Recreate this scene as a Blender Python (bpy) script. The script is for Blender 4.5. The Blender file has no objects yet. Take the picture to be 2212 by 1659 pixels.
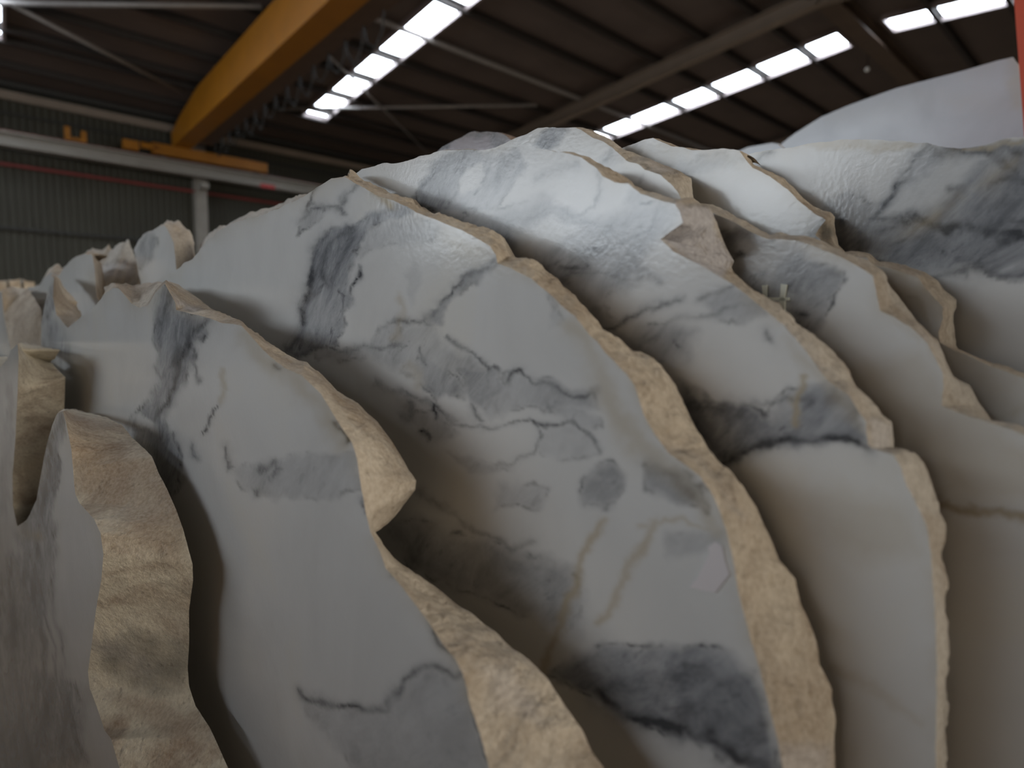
import bpy, math, random
import numpy as np
from mathutils import Matrix, Vector, noise
from mathutils.geometry import delaunay_2d_cdt

random.seed(7)
C = bpy.context.scene.collection
SC = bpy.context.scene

# ------------------------------------------------------------------ camera
FPX = 1250.0
YAW, PIT, ROLL = math.radians(41.41), math.radians(-6.385), math.radians(1.173)
CAM = np.array([0.0, 0.0, 1.60])
_f = np.array([math.sin(YAW)*math.cos(PIT), math.cos(YAW)*math.cos(PIT), math.sin(PIT)])
_r = np.array([math.cos(YAW), -math.sin(YAW), 0.0]); _u = np.cross(_r, _f)
RT = _r*math.cos(ROLL) + _u*math.sin(ROLL)
UP = -_r*math.sin(ROLL) + _u*math.cos(ROLL)
cam_data = bpy.data.cameras.new('camera'); cam = bpy.data.objects.new('camera', cam_data); C.objects.link(cam)
cam.matrix_world = Matrix(((RT[0], UP[0], -_f[0], CAM[0]), (RT[1], UP[1], -_f[1], CAM[1]),
                           (RT[2], UP[2], -_f[2], CAM[2]), (0, 0, 0, 1)))
cam_data.sensor_width = 36.0
cam_data.lens = FPX/2212*36.0
cam_data.shift_y = (830-829.5)/2212
cam_data.clip_start = 0.01; cam_data.clip_end = 200
cam_data.dof.use_dof = True
cam_data.dof.focus_distance = 0.34
cam_data.dof.aperture_fstop = 6.5
SC.camera = cam

# ------------------------------------------------------------------ world, light, exposure
SC.view_settings.view_transform = 'Standard'; SC.view_settings.look = 'None'
SC.view_settings.gamma = 1.0; SC.view_settings.use_curve_mapping = False
SC.view_settings.exposure = 0.14
w = bpy.data.worlds.new('sky'); SC.world = w; w.use_nodes = True
w.node_tree.nodes['Background'].inputs[0].default_value = (0.62, 0.78, 1.0, 1)
w.node_tree.nodes['Background'].inputs[1].default_value = 0.4
SKYLIGHT = 11.0
def area(name, loc, target, sx, sy, power, col):
    l = bpy.data.lights.new(name, 'AREA'); l.shape = 'RECTANGLE'; l.size = sx; l.size_y = sy
    l.energy = power; l.color = col
    o = bpy.data.objects.new(name, l); C.objects.link(o); o.location = loc
    o.rotation_euler = (Vector(target)-Vector(loc)).to_track_quat('-Z', 'Y').to_euler()
    return o
# fill light added high on the left gable to brighten the slab faces, then daylight through the big doorways of the hall (left gable and near side), overcast and bluish
area('door_daylight_left', (-17.9, 8.0, 3.6), (0, 2.0, 2.0), 9.0, 4.6, 330, (0.80, 0.90, 1.0))
area('added_gable_fill', (-17.8, 5.5, 6.1), (0, 4.0, 2.0), 26.0, 3.4, 1750, (0.87, 0.94, 1.0))
area('door_daylight_near', (2.6, -11.5, 4.0), (0, 0, 1.6), 5.0, 4.0, 820, (1.0, 0.88, 0.72))

# ------------------------------------------------------------------ pixel rays of the photograph
def rays(xy):
    xy = np.asarray(xy, float).reshape(-1, 2)
    return _f[None, :] + RT[None, :]*((xy[:, 0:1]-1106)/FPX) - UP[None, :]*((xy[:, 1:2]-830)/FPX)
def pix(P):
    q = np.asarray(P, float).reshape(-1, 3) - CAM
    z = q@_f; zz = np.where(np.abs(z) < 1e-6, 1e-6, z)
    return np.stack([1106+FPX*(q@RT)/zz, 830-FPX*(q@UP)/zz, z], 1)

# ------------------------------------------------------------------ node helpers
def mat(name):
    m = bpy.data.materials.new(name); m.use_nodes = True
    nt = m.node_tree; b = nt.nodes['Principled BSDF']
    return m, nt, b
def node(nt, t, **k):
    n = nt.nodes.new(t)
    for a, v in k.items():
        if a == 'ins':
            for i, x in v.items(): n.inputs[i].default_value = x
        else: setattr(n, a, v)
    return n
def ramp(nt, src, stops):
    r = nt.nodes.new('ShaderNodeValToRGB'); e = r.color_ramp.elements
    while len(e) < len(stops): e.new(0.5)
    for i, (p, c) in enumerate(stops):
        e[i].position = p; e[i].color = tuple(c)+(1,) if len(c) == 3 else c
    nt.links.new(src, r.inputs[0]); return r.outputs[0]
def mix(nt, fac, a, b, mode='MIX'):
    m = nt.nodes.new('ShaderNodeMix'); m.data_type = 'RGBA'; m.blend_type = mode
    for s, i in ((fac, 0), (a, 6), (b, 7)):
        if isinstance(s, (int, float)): m.inputs[i].default_value = s
        elif isinstance(s, tuple): m.inputs[i].default_value = s+(1,) if len(s) == 3 else s
        else: nt.links.new(s, m.inputs[i])
    return m.outputs[2]
def mth(nt, op, a, b=None, c=None, clamp=False):
    m = nt.nodes.new('ShaderNodeMath'); m.operation = op; m.use_clamp = clamp
    for i, s in enumerate((a, b, c)):
        if s is None: continue
        if isinstance(s, (int, float)): m.inputs[i].default_value = s
        else: nt.links.new(s, m.inputs[i])
    return m.outputs[0]
def noise_n(nt, vec, scale, detail=4, rough=0.55, dist=0.0):
    n = node(nt, 'ShaderNodeTexNoise', ins={'Scale': scale, 'Detail': detail, 'Roughness': rough, 'Distortion': dist})
    if vec is not None: nt.links.new(vec, n.inputs['Vector'])
    return n.outputs['Fac']
def plain(name, col, rough=0.6, metal=0.0, var=0.15, scale=6.0, bump=0.0):
    m, nt, b = mat(name)
    tc = node(nt, 'ShaderNodeTexCoord')
    f = noise_n(nt, tc.outputs['Object'], scale, 5)
    dark = tuple(c*(1-var) for c in col); light = tuple(min(1, c*(1+var)) for c in col)
    nt.links.new(ramp(nt, f, [(0.3, dark), (0.7, light)]), b.inputs['Base Color'])
    b.inputs['Roughness'].default_value = rough; b.inputs['Metallic'].default_value = metal
    if bump:
        bp = node(nt, 'ShaderNodeBump', ins={'Strength': bump, 'Distance': 0.01})
        nt.links.new(f, bp.inputs['Height']); nt.links.new(bp.outputs[0], b.inputs['Normal'])
    return m

def marble_face(name, white=(0.76, 0.765, 0.76), seed=0.0):
    m, nt, b = mat(name)
    tc = node(nt, 'ShaderNodeTexCoord')
    mp = node(nt, 'ShaderNodeMapping'); mp.inputs['Location'].default_value = (seed, seed*1.7, seed*0.6)
    nt.links.new(tc.outputs['Object'], mp.inputs[0]); v = mp.outputs[0]
    at = node(nt, 'ShaderNodeAttribute', attribute_name='stone')
    sep = node(nt, 'ShaderNodeSeparateColor'); nt.links.new(at.outputs['Color'], sep.inputs[0])
    G, D, T = sep.outputs[0], sep.outputs[1], sep.outputs[2]
    cloud = noise_n(nt, v, 9, 5, 0.6, 0.6)
    base = ramp(nt, cloud, [(0.30, tuple(c*0.90 for c in white)), (0.55, white), (0.8, (white[0]*1.03, white[1]*1.0, white[2]*0.93))])
    # grey zones with their own cloudy grain
    r1 = node(nt, 'ShaderNodeMapping'); r1.inputs['Rotation'].default_value = (math.radians(48), 0, 0); nt.links.new(v, r1.inputs[0])
    r2 = node(nt, 'ShaderNodeMapping'); r2.inputs['Scale'].default_value = (1, 0.38, 1); nt.links.new(r1.outputs[0], r2.inputs[0]); fl = r2.outputs[0]
    g1 = noise_n(nt, fl, 48, 8, 0.70, 0.35)
    gs = ramp(nt, g1, [(0.34, (0.16, 0.17, 0.19)), (0.50, (0.36, 0.375, 0.40)), (0.66, (0.56, 0.575, 0.595))])
    gf = mth(nt, 'MULTIPLY', G, 1.45, clamp=True)
    c1 = mix(nt, gf, base, gs)
    # thin dark threads inside grey zones
    th = noise_n(nt, fl, 30, 4, 0.6, 0.7)
    ab = mth(nt, 'ABSOLUTE', mth(nt, 'SUBTRACT', th, 0.5))
    thr = mth(nt, 'SUBTRACT', 1.0, mth(nt, 'MULTIPLY', ab, 20.0), clamp=True)
    thr = mth(nt, 'MULTIPLY', thr, ramp(nt, noise_n(nt, v, 55, 3), [(0.48, (0, 0, 0)), (0.64, (1, 1, 1))]))
    fk = ramp(nt, noise_n(nt, fl, 150, 4, 0.6), [(0.30, (1, 1, 1)), (0.39, (0, 0, 0))])
    thr = mth(nt, 'MAXIMUM', thr, fk)
    thr = mth(nt, 'MULTIPLY', thr, mth(nt, 'MULTIPLY', mth(nt, 'SUBTRACT', G, 0.10), 1.4, clamp=True))
    c2 = mix(nt, mth(nt, 'MULTIPLY', thr, 0.65), c1, (0.12, 0.125, 0.14))
    # veins
    dn = noise_n(nt, v, 90, 5, 0.7, 0.5)
    df = mth(nt, 'MULTIPLY', D, mth(nt, 'MULTIPLY_ADD', dn, 2.8, -0.25), clamp=True)
    c3 = mix(nt, df, c2, (0.075, 0.08, 0.09))
    # tan oxide, plus rim glow and brown reflection put into the same tint
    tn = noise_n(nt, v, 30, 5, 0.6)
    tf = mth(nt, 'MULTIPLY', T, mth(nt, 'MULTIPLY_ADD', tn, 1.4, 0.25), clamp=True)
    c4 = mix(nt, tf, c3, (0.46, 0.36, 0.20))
    nt.links.new(c4, b.inputs['Base Color'])
    rn = noise_n(nt, v, 14, 3)
    nt.links.new(ramp(nt, rn, [(0.3, (0.13,)*3), (0.7, (0.21,)*3)]), b.inputs['Roughness'])
    b.inputs['IOR'].default_value = 1.52; b.inputs['Specular IOR Level'].default_value = 0.42
    bp = node(nt, 'ShaderNodeBump', ins={'Strength': 0.06, 'Distance': 0.001})
    nt.links.new(noise_n(nt, v, 400, 3), bp.inputs['Height']); nt.links.new(bp.outputs[0], b.inputs['Normal'])
    return m

def marble_edge(name, seed=0.0, cream=(0.70, 0.62, 0.51), tan=(0.38, 0.295, 0.215)):
    m, nt, b = mat(name)
    tc = node(nt, 'ShaderNodeTexCoord')
    mp = node(nt, 'ShaderNodeMapping'); mp.inputs['Location'].default_value = (seed, seed*1.3, seed*2.1)
    nt.links.new(tc.outputs['Object'], mp.inputs[0]); v = mp.outputs[0]
    at = node(nt, 'ShaderNodeAttribute', attribute_name='stone')
    sep = node(nt, 'ShaderNodeSeparateColor'); nt.links.new(at.outputs['Color'], sep.inputs[0])
    n1 = noise_n(nt, v, 16, 6, 0.62, 0.8)
    c = ramp(nt, n1, [(0.38, tan), (0.56, cream), (0.76, tuple(min(1, x*1.12) for x in cream))])
    c = mix(nt, mth(nt, 'MULTIPLY', sep.outputs[2], 0.8, clamp=True), c, tan)
    c = mix(nt, mth(nt, 'MULTIPLY', sep.outputs[0], 1.0, clamp=True), c, (0.62, 0.63, 0.70))
    n2 = noise_n(nt, v, 170, 4, 0.7)
    c = mix(nt, mth(nt, 'MULTIPLY', ramp(nt, n2, [(0.30, (1, 1, 1)), (0.42, (0, 0, 0))]), 0.55), c, (0.16, 0.11, 0.07))
    n3 = noise_n(nt, v, 500, 2, 0.5)
    c = mix(nt, 0.25, c, ramp(nt, n3, [(0.3, (0.25, 0.2, 0.14)), (0.7, (0.9, 0.86, 0.78))]))
    c = mix(nt, sep.outputs[1], c, (0.085, 0.085, 0.075))
    nt.links.new(c, b.inputs['Base Color'])
    b.inputs['Roughness'].default_value = 0.85
    h = mth(nt, 'ADD', mth(nt, 'ADD', mth(nt, 'MULTIPLY', noise_n(nt, v, 60, 8, 0.75), 1.2), mth(nt, 'MULTIPLY', noise_n(nt, v, 24, 3, 0.6, 1.0), 1.6)), mth(nt, 'MULTIPLY', n3, 0.15))
    bp = node(nt, 'ShaderNodeBump', ins={'Strength': 0.9, 'Distance': 0.004})
    nt.links.new(h, bp.inputs['Height']); nt.links.new(bp.outputs[0], b.inputs['Normal'])
    return m

# ------------------------------------------------------------------ mesh helpers
def link_mesh(name, verts, faces, m, parent=None, smooth=False, uvs=None):
    me = bpy.data.meshes.new(name); me.from_pydata([tuple(map(float, v)) for v in verts], [], [tuple(int(i) for i in f) for f in faces])
    me.materials.append(m); me.update()
    if smooth: me.polygons.foreach_set('use_smooth', [True]*len(me.polygons))
    o = bpy.data.objects.new(name, me); C.objects.link(o)
    if parent: o.parent = parent
    return o
def thing(name, label, cat, loc=(0, 0, 0), group=None):
    o = bpy.data.objects.new(name, None); C.objects.link(o); o.location = loc
    o.empty_display_size = 0.1
    o['label'] = label; o['category'] = cat
    if group: o['group'] = group
    o['kind'] = 'thing'
    return o
def tag(o, label, cat, group=None):
    o['label'] = label; o['category'] = cat
    if group: o['group'] = group
    return o
def struct(o): o['kind'] = 'structure'; return o
class MB:
    def __init__(s, org=(0, 0, 0)): s.v = []; s.f = []; s.o = np.array(org, float)
    def box(s, a, b):
        a = np.array(a, float)-s.o; b = np.array(b, float)-s.o; n = len(s.v)
        for z in (a[2], b[2]):
            for x, y in ((a[0], a[1]), (b[0], a[1]), (b[0], b[1]), (a[0], b[1])): s.v.append((x, y, z))
        s.f += [tuple(n+i for i in q) for q in ((0, 3, 2, 1), (4, 5, 6, 7), (0, 1, 5, 4), (1, 2, 6, 5), (2, 3, 7, 6), (3, 0, 4, 7))]
        return s
    def prism(s, sec, a, b):
        """sec: 2D section in a frame around the axis a-b (u = horizontal, w = up)"""
        a = np.array(a, float)-s.o; b = np.array(b, float)-s.o; d = b-a; d /= np.linalg.norm(d)
        u = np.cross(d, (0, 0, 1.0)); u /= np.linalg.norm(u) if np.linalg.norm(u) > 1e-6 else 1
        if np.linalg.norm(u) < 0.5: u = np.array([1.0, 0, 0])
        wv = np.cross(u, d); n = len(s.v); k = len(sec)
        for p in (a, b):
            for (x, y) in sec: s.v.append(tuple(p+u*x+wv*y))
        for i in range(k): s.f.append((n+i, n+(i+1) % k, n+k+(i+1) % k, n+k+i))
        s.f.append(tuple(n+i for i in range(k))[::-1]); s.f.append(tuple(n+k+i for i in range(k)))
        return s
    def tube(s, a, b, r, k=12):
        return s.prism([(r*math.cos(2*math.pi*i/k), r*math.sin(2*math.pi*i/k)) for i in range(k)], a, b)
    def build(s, name, m, parent=None, smooth=False):
        return link_mesh(name, s.v, s.f, m, parent, smooth)
def isec(wd, h, t):   # I section, centred, top at 0
    a = wd/2; tw = t*0.35
    return [(-a, -h), (a, -h), (a, -h+t), (tw, -h+t), (tw, -t), (a, -t), (a, 0), (-a, 0), (-a, -t), (-tw, -t), (-tw, -h+t), (-a, -h+t)]

# ------------------------------------------------------------------ the hall (setting)
K = 1.8                                  # metres per unit of the perspective fit
D = 14*K; SL = math.tan(math.radians(4.8))
ZE = CAM[2] + 3.97*K                     # sheet height at the far wall
YR = 3.75*K                              # ridge
ZR = ZE + (D-YR)*SL
YN = YR-(D-YR)
XL, XR = -18.0, 42.0
def rz(y): return ZR - abs(y-YR)*SL
m_sheet = plain('roof_sheet_brown', (0.125, 0.094, 0.082), 0.55, 0, 0.12, 0.7)
m_purl = plain('purlin_paint', (0.035, 0.028, 0.025), 0.6, 0, 0.1)
m_purl_l = plain('pale_roof_steel', (0.30, 0.28, 0.27), 0.5, 0.2, 0.1)
m_beam = plain('rafter_paint', (0.26, 0.21, 0.17), 0.6, 0, 0.08, 2)
m_beam_d = plain('ridge_beam_paint', (0.13, 0.09, 0.065), 0.6, 0, 0.08, 2)
m_wall = plain('wall_sheet', (0.047, 0.045, 0.032), 0.6, 0, 0.12, 0.6)
m_wallin = plain('hall_wall_plain', (0.16, 0.15, 0.13), 0.8, 0, 0.1, 0.5)
m_floor = plain('concrete', (0.20, 0.155, 0.11), 0.75, 0, 0.2, 1.2, 0.2)
m_white = plain('white_steel', (0.29, 0.27, 0.24), 0.5, 0, 0.08, 3)
m_red = plain('red_pipe_paint', (0.20, 0.035, 0.03), 0.5, 0, 0.15, 3)
m_dark = plain('dark_steel', (0.03, 0.03, 0.028), 0.6, 0, 0.1)
m_yel = plain('crane_yellow', (0.33, 0.125, 0.002), 0.5, 0, 0.10, 1.5)
m_frame = plain('skylight_frame_grey', (0.33, 0.28, 0.28), 0.5, 0, 0.1)
ms, nts, bs = mat('skylight_panel')
bs.inputs['Base Color'].default_value = (0.8, 0.8, 0.8, 1); bs.inputs['Emission Color'].default_value = (0.86, 0.93, 1.0, 1)
bs.inputs['Emission Strength'].default_value = SKYLIGHT
_n = noise_n(nts, node(nts, 'ShaderNodeTexCoord').outputs['Object'], 1.5, 2)
nts.links.new(ramp(nts, _n, [(0.2, (0.76, 0.85, 0.95)), (0.8, (0.84, 0.91, 1.0))]), bs.inputs['Emission Color'])

strips = [(-10.0, -9.0), (-0.75, 0.50), (8.74, 9.66), (18.82, 20.08), (28.4, 29.6)]
YS0, YS1 = 12.15*K, 4.06*K
strips2 = [(19.0, 20.0), (28.4, 29.6)]
YT0, YT1 = 3.46*K, YN+3.0
def sheet_quad(v, f, x0, x1, y0, y1, th=0.05):
    n = len(v)
    for dz in (0, th):
        for x, y in ((x0, y0), (x1, y0), (x1, y1), (x0, y1)): v.append((x, y, rz(y)+dz))
    f += [(n, n+1, n+2, n+3), (n+7, n+6, n+5, n+4), (n, n+4, n+5, n+1), (n+1, n+5, n+6, n+2), (n+2, n+6, n+7, n+3), (n+3, n+7, n+4, n)]
v, f = [], []
for (ya, yb, y0, y1, ss) in ((YR, D, YS1, YS0, strips), (YN, YR, YT1, YT0, strips2)):
    sheet_quad(v, f, XL, XR, ya, y0); sheet_quad(v, f, XL, XR, y1, yb)
    xs = [XL]+[q for s_ in ss for q in s_]+[XR]
    for i in range(0, len(xs), 2): sheet_quad(v, f, xs[i], xs[i+1], y0, y1)
roof = struct(link_mesh('ceiling', v, f, m_sheet))
purl_f = [YR+0.15*K]+[YR+K*q for q in (0.92, 1.77, 2.66, 3.53, 5.35, 6.25, 7.15, 8.0)]
cuts = sorted([YS1, YS0]+[y for y in [YR+K*q for q in (0.92, 1.77, 2.66, 3.53, 4.45, 5.35, 6.25, 7.15, 8.0)] if YS1 < y < YS0])
cuts2 = sorted([YT0, YT1]+[y for y in [YR-K*q for q in (0.92, 1.77, 2.66, 3.53, 4.45, 5.35, 6.25, 7.15, 8.0)] if YT1 < y < YT0])
wn = 0
for ss, cc in ((strips, cuts), (strips2, cuts2)):
    for (x0, x1) in ss:
        wn += 1
        fr = MB()
        for x in (x0, x1): fr.prism([(-0.04, -0.14), (0.04, -0.14), (0.04, 0.0), (-0.04, 0.0)], (x, cc[0], rz(cc[0])), (x, cc[-1], rz(cc[-1])))
        for y in (cc[0], cc[-1]): fr.box((x0, y-0.04, rz(y)-0.14), (x1, y+0.04, rz(y)))
        root = struct(fr.build('window_%d' % wn, m_frame))
        for a, b_ in zip(cc[:-1], cc[1:]):
            g = 0.05
            pv, pf = [], []
            sheet_quad(pv, pf, x0+0.05, x1-0.05, a+g, b_-g, 0.02)
            link_mesh('skylight_panel', pv, pf, ms, root)
# purlins: each a steel member carried by the rafters
zsec = [(-0.03, -0.20), (0.05, -0.20), (0.05, -0.17), (-0.00, -0.17), (-0.00, -0.03), (0.05, -0.03), (0.05, 0.0), (-0.03, 0.0)]
zsec = [(x*1.6, y) for x, y in zsec]
pset = [(YR+K*q) for q in (0.92, 1.77, 2.66, 3.53, 4.45, 5.35, 6.25, 7.15, 8.0, 8.40, 9.3)]+[YR-K*q for q in (0.92, 1.77, 2.66, 3.53, 4.45, 5.35, 6.25, 7.15, 8.0, 9.0)]
tn = 0
for y in pset:
    lightp = abs(y-(YR+K*4.45)) < 0.01  # paler tube: skylight falling on this purlin is put into its colour
    tn += 1
    if lightp:
        o = MB().tube((XL+0.1, y, rz(y)-0.17), (XR-0.1, y, rz(y)-0.17), 0.075).build('trim_%d' % tn, m_purl_l, None, True)
    else:
        o = MB().prism(zsec, (XL+0.1, y, rz(y)-0.004), (XR-0.1, y, rz(y)-0.004)).build('trim_%d' % tn, m_purl)
    struct(o)
# rafters of the portal frames and their wall columns
for xf in (-14.2, -4.1, 5.95, 16.05, 26.1, 36.2):
    h = 0.42
    sec = isec(0.26, h, 0.03)
    for (ya, yb) in ((YR, D-0.15), (YN+0.15, YR)):
        tn += 1
        struct(MB().prism(sec, (xf, ya, rz(ya)-0.21), (xf, yb, rz(yb)-0.21)).build('trim_%d' % tn, m_beam))
    for yc in (D-0.35, YN+0.35):
        tn += 1
        c = MB(); c.box((xf-0.2, yc-0.2, 0), (xf+0.2, yc-0.185, rz(yc)-0.66)); c.box((xf-0.2, yc+0.185, 0), (xf+0.2, yc+0.2, rz(yc)-0.66)); c.box((xf-0.03, yc-0.19, 0), (xf+0.03, yc+0.19, rz(yc)-0.66))
        struct(c.build('trim_%d' % tn, m_white))
# ridge beam
tn += 1
struct(MB().prism(isec(0.5, 0.38, 0.05), (XL+0.1, YR, ZR-0.03), (XR-0.1, YR, ZR-0.03)).build('trim_%d' % tn, m_beam_d))
# bracing rods under the sheets, traced in the plane of the purlins
def on_roof(x, y, drop=0.30):
    d = rays([(x, y)])[0]
    t = (ZR+YR*SL-drop-CAM[2])/(d[2]+d[1]*SL)
    return CAM+d*t
for (a, b_, r) in (((600, 236), (1160, 227), 0.05), ((690, 100), (925, 332), 0.035), ((-60, 6), (565, 14), 0.06), ((30, 12), (395, 200), 0.05)):
    tn += 1
    struct(MB().tube(on_roof(*a), on_roof(*b_), r).build('trim_%d' % tn, m_purl_l, None, True))
# far wall: ribbed sheet, girts, eaves beam
v, f = [], []
pitch = 0.20; n = int((XR-XL)/pitch)
prof = []
for i in range(n):
    x = XL+i*pitch
    prof += [(x, 0), (x+0.11, 0), (x+0.13, -0.035), (x+0.18, -0.035)]
prof.append((XR, 0))
for (x, dy) in prof:
    v.append((x, D+dy, 0)); v.append((x, D+dy, rz(D)+0.02))
for i in range(len(prof)-1): f.append((2*i, 2*i+2, 2*i+3, 2*i+1))
n0 = len(v); v += [(XL, D+0.1, 0), (XR, D+0.1, 0), (XR, D+0.1, rz(D)), (XL, D+0.1, rz(D))]; f.append((n0, n0+3, n0+2, n0+1))
struct(link_mesh('wall_back', v, f, m_wall))
def wall_beam(z0, z1, yo, th, m, nm=None):
    global tn
    tn += 1
    return struct(MB().box((XL+0.1, D-yo-th, z0), (XR-0.1, D-yo, z1)).build('trim_%d' % tn, m))
def zc(z): return CAM[2]+z*K
wall_beam(zc(3.66), zc(3.80), 0.06, 0.16, m_beam)        # eaves strut
wall_beam(zc(3.86), zc(3.95), 0.06, 0.30, m_dark)
wall_beam(zc(3.42), zc(3.46), 0.05, 0.08, m_dark)        # upper girt
wall_beam(zc(1.42), zc(1.47), 0.05, 0.10, m_dark)        # lower girt
wall_beam(0.0, zc(0.43), 0.05, 0.12, m_dark)             # dark plinth
tn += 1
struct(MB().tube((XL+0.1, D-0.12, zc(2.55)), (XR-0.1, D-0.12, zc(2.55)), 0.06).build('trim_%d' % tn, m_red, None, True))
# remaining walls: near side with a doorway, left gable with a doorway, right gable
def wall_hole(name, pts):
    v, f = [], []
    for q in pts:
        n = len(v); v += q; f.append((n, n+1, n+2, n+3))
    return struct(link_mesh(name, v, f, m_wallin))
H = rz(D)
wall_hole('wall_front', [[(XL, YN, 0), (0, YN, 0), (0, YN, H), (XL, YN, H)], [(5.2, YN, 0), (XR, YN, 0), (XR, YN, H), (5.2, YN, H)], [(0, YN, 6.1), (5.2, YN, 6.1), (5.2, YN, H), (0, YN, H)]])
wall_hole('wall_left', [[(XL, YN, 0), (XL, 3.5, 0), (XL, 3.5, rz(3.5)), (XL, YN, H)], [(XL, 12.5, 0), (XL, D, 0), (XL, D, H), (XL, 12.5, rz(12.5))],
                        [(XL, 3.5, 6.0), (XL, YR, 6.0), (XL, YR, ZR), (XL, 3.5, rz(3.5))], [(XL, YR, 6.0), (XL, 12.5, 6.0), (XL, 12.5, rz(12.5)), (XL, YR, ZR)]])
wall_hole('wall_right', [[(XR, YN, 0), (XR, YR, 0), (XR, YR, ZR), (XR, YN, H)], [(XR, YR, 0), (XR, D, 0), (XR, D, H), (XR, YR, ZR)]])
struct(MB().box((XL-3, YN-3, -0.2), (XR+1, D+1, 0)).build('floor', m_floor))

# ------------------------------------------------------------------ overhead crane
YC = D-1.0                                   # rail line, on brackets inboard of the columns
t_ = thing('crane_runway_beam', 'long whitish steel crane rail beam running along the ribbed wall', 'beam', (0, YC, zc(2.95)))
def cz(px, py, Y=YC):
    d = rays([(px, py)])[0]; return CAM+d*(Y/d[1])
o3 = (0, YC, zc(2.95))
zr0 = cz(0, 303)[2]; zr1 = cz(0, 283)[2]
b = MB(o3); b.prism(isec(0.42, zr1-zr0+0.16, 0.05), (XL+0.3, YC, zr1), (XR-0.3, YC, zr1)); b.build('beam_section', m_white, t_)
b = MB(o3); b.box((XL+0.3, YC-0.04, zr1), (XR-0.3, YC+0.04, zr1+0.06)); b.build('rail', m_red, t_)
for xf in (-14.2, -4.1, 5.95, 16.05, 26.1, 36.2):
    b = MB(o3); b.box((xf-0.12, YC-0.15, zr1-0.80), (xf+0.12, D-0.55, zr1-0.60)); b.build('bracket', m_white, t_)
b = MB(o3); q = cz(570, 402); b.box((q[0]-0.2, YC-0.23, q[2]-0.10), (q[0]+0.35, YC-0.212, q[2]+0.04)); br = b.build('red_plate', plain('red_plate', (0.5, 0.05, 0.05), 0.5), t_)
# bridge girder with its end carriage
zt = zr1+0.06
pA = cz(345, 325); pB = cz(575, 372)
xa, xb = pA[0]-0.25, pB[0]
t_ = thing('bridge_crane', 'orange yellow bridge crane girder crossing overhead on its end carriage', 'crane', (5.5, YC, zt))
o3 = (5.5, YC, zt)
b = MB(o3); b.box((xa, YC-0.16, zt+0.06), (xb, YC+0.16, zt+0.42)); b.build('end_carriage', m_yel, t_)
for xw in (xa+0.35, xb-0.35):
    b = MB(o3); b.tube((xw, YC-0.06, zt+0.17), (xw, YC+0.06, zt+0.17), 0.17, 20); b.build('wheel', m_dark, t_)
zb = zt+0.42
def at_z(px, py, z):
    d = rays([(px, py)])[0]; return CAM+d*((z-CAM[2])/d[2])
g0 = at_z(718, 0, zb); g1 = at_z(794, 0, zb); g2 = at_z(500, 192, zb); g3 = at_z(560, 201, zb)
gx0 = 0.5*(g0[0]+g2[0]); gx1 = 0.5*(g1[0]+g3[0])
GX0, GX1 = gx0, gx1
gh = 1.05
sect = [(YC+0.1, zb, 0.5), (YC-1.2, zb, 0.75), (YC-3.6, zb, gh), (YN+2.5, zb, gh)]
v, f = [], []
for (y, z, h) in sect:
    v += [(GX0-5.5, y-YC, z-zt), (GX1-5.5, y-YC, z-zt), (GX1-5.5, y-YC, z+h-zt), (GX0-5.5, y-YC, z+h-zt)]
for i in range(len(sect)-1):
    for k in range(4): f.append((4*i+k, 4*i+(k+1) % 4, 4*i+4+(k+1) % 4, 4*i+4+k))
f += [(0, 3, 2, 1), (4*len(sect)-4, 4*len(sect)-3, 4*len(sect)-2, 4*len(sect)-1)]
link_mesh('girder', v, f, m_yel, t_)
b = MB(o3); b.box((GX1+0.02, YN+2.5, zb+0.05), (GX1+0.5, YC-1.0, zb+0.09)); b.build('walkway', plain('walkway_grid', (0.10, 0.06, 0.04), 0.7), t_)
# festoon cable loops hung from the crane
for k in range(14):
    y = YC-1.6-k*0.85
    pts = [(GX1+0.42, y, zb+0.05), (GX1+0.44, y-0.1, zb-0.32), (GX1+0.45, y-0.42, zb-0.52-0.08*math.sin(k*1.7)), (GX1+0.44, y-0.72, zb-0.30), (GX1+0.42, y-0.85, zb+0.05)]
    b = MB(o3)
    for p, q in zip(pts[:-1], pts[1:]): b.tube(p, q, 0.018, 6)
    b.build('cable_loop', m_dark, t_)
q = cz(160, 296)
b = MB(o3); b.box((q[0]-0.25, YC-0.14, zt), (q[0]-0.10, YC+0.14, zt+0.42)); b.box((q[0]+0.18, YC-0.14, zt), (q[0]+0.32, YC+0.14, zt+0.36)); b.box((q[0]-0.1, YC-0.1, zt+0.02), (q[0]+0.18, YC+0.1, zt+0.12)); b.build('buffer_bracket', m_yel, t_)
b = MB(o3); q = cz(290, 312); b.box((q[0]-0.35, YC-0.22, zt+0.04), (q[0]+0.1, YC+0.1, zt+0.34)); b.tube((q[0]+0.15, YC-0.2, zt+0.25), (q[0]+0.5, YC-0.2, zt+0.25), 0.11); b.build('drive_motor', m_yel, t_)
# high bay lamp bulb seen under the roof on the right
q = on_roof(1873, 150, 0.5)
t_ = thing('pendant_lamp', 'small round unlit lamp hanging under the dark roof at upper right', 'lamp', tuple(q))
b = MB(q); top = rz(q[1]); b.tube(q+np.array([0, 0, 0.05]), (q[0], q[1], top-0.0), 0.012, 6); b.build('rod', m_dark, t_)
sv, sf = [], []
for i in range(9):
    th = math.pi*i/8
    for j in range(12): sv.append((0.07*math.sin(th)*math.cos(j*math.pi/6), 0.07*math.sin(th)*math.sin(j*math.pi/6), 0.07*math.cos(th)))
for i in range(8):
    for j in range(12): sf.append((i*12+j, i*12+(j+1) % 12, i*12+12+(j+1) % 12, i*12+12+j))
link_mesh('bulb', sv, sf, plain('lamp_glass', (0.75, 0.74, 0.7), 0.15), t_, True)

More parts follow.
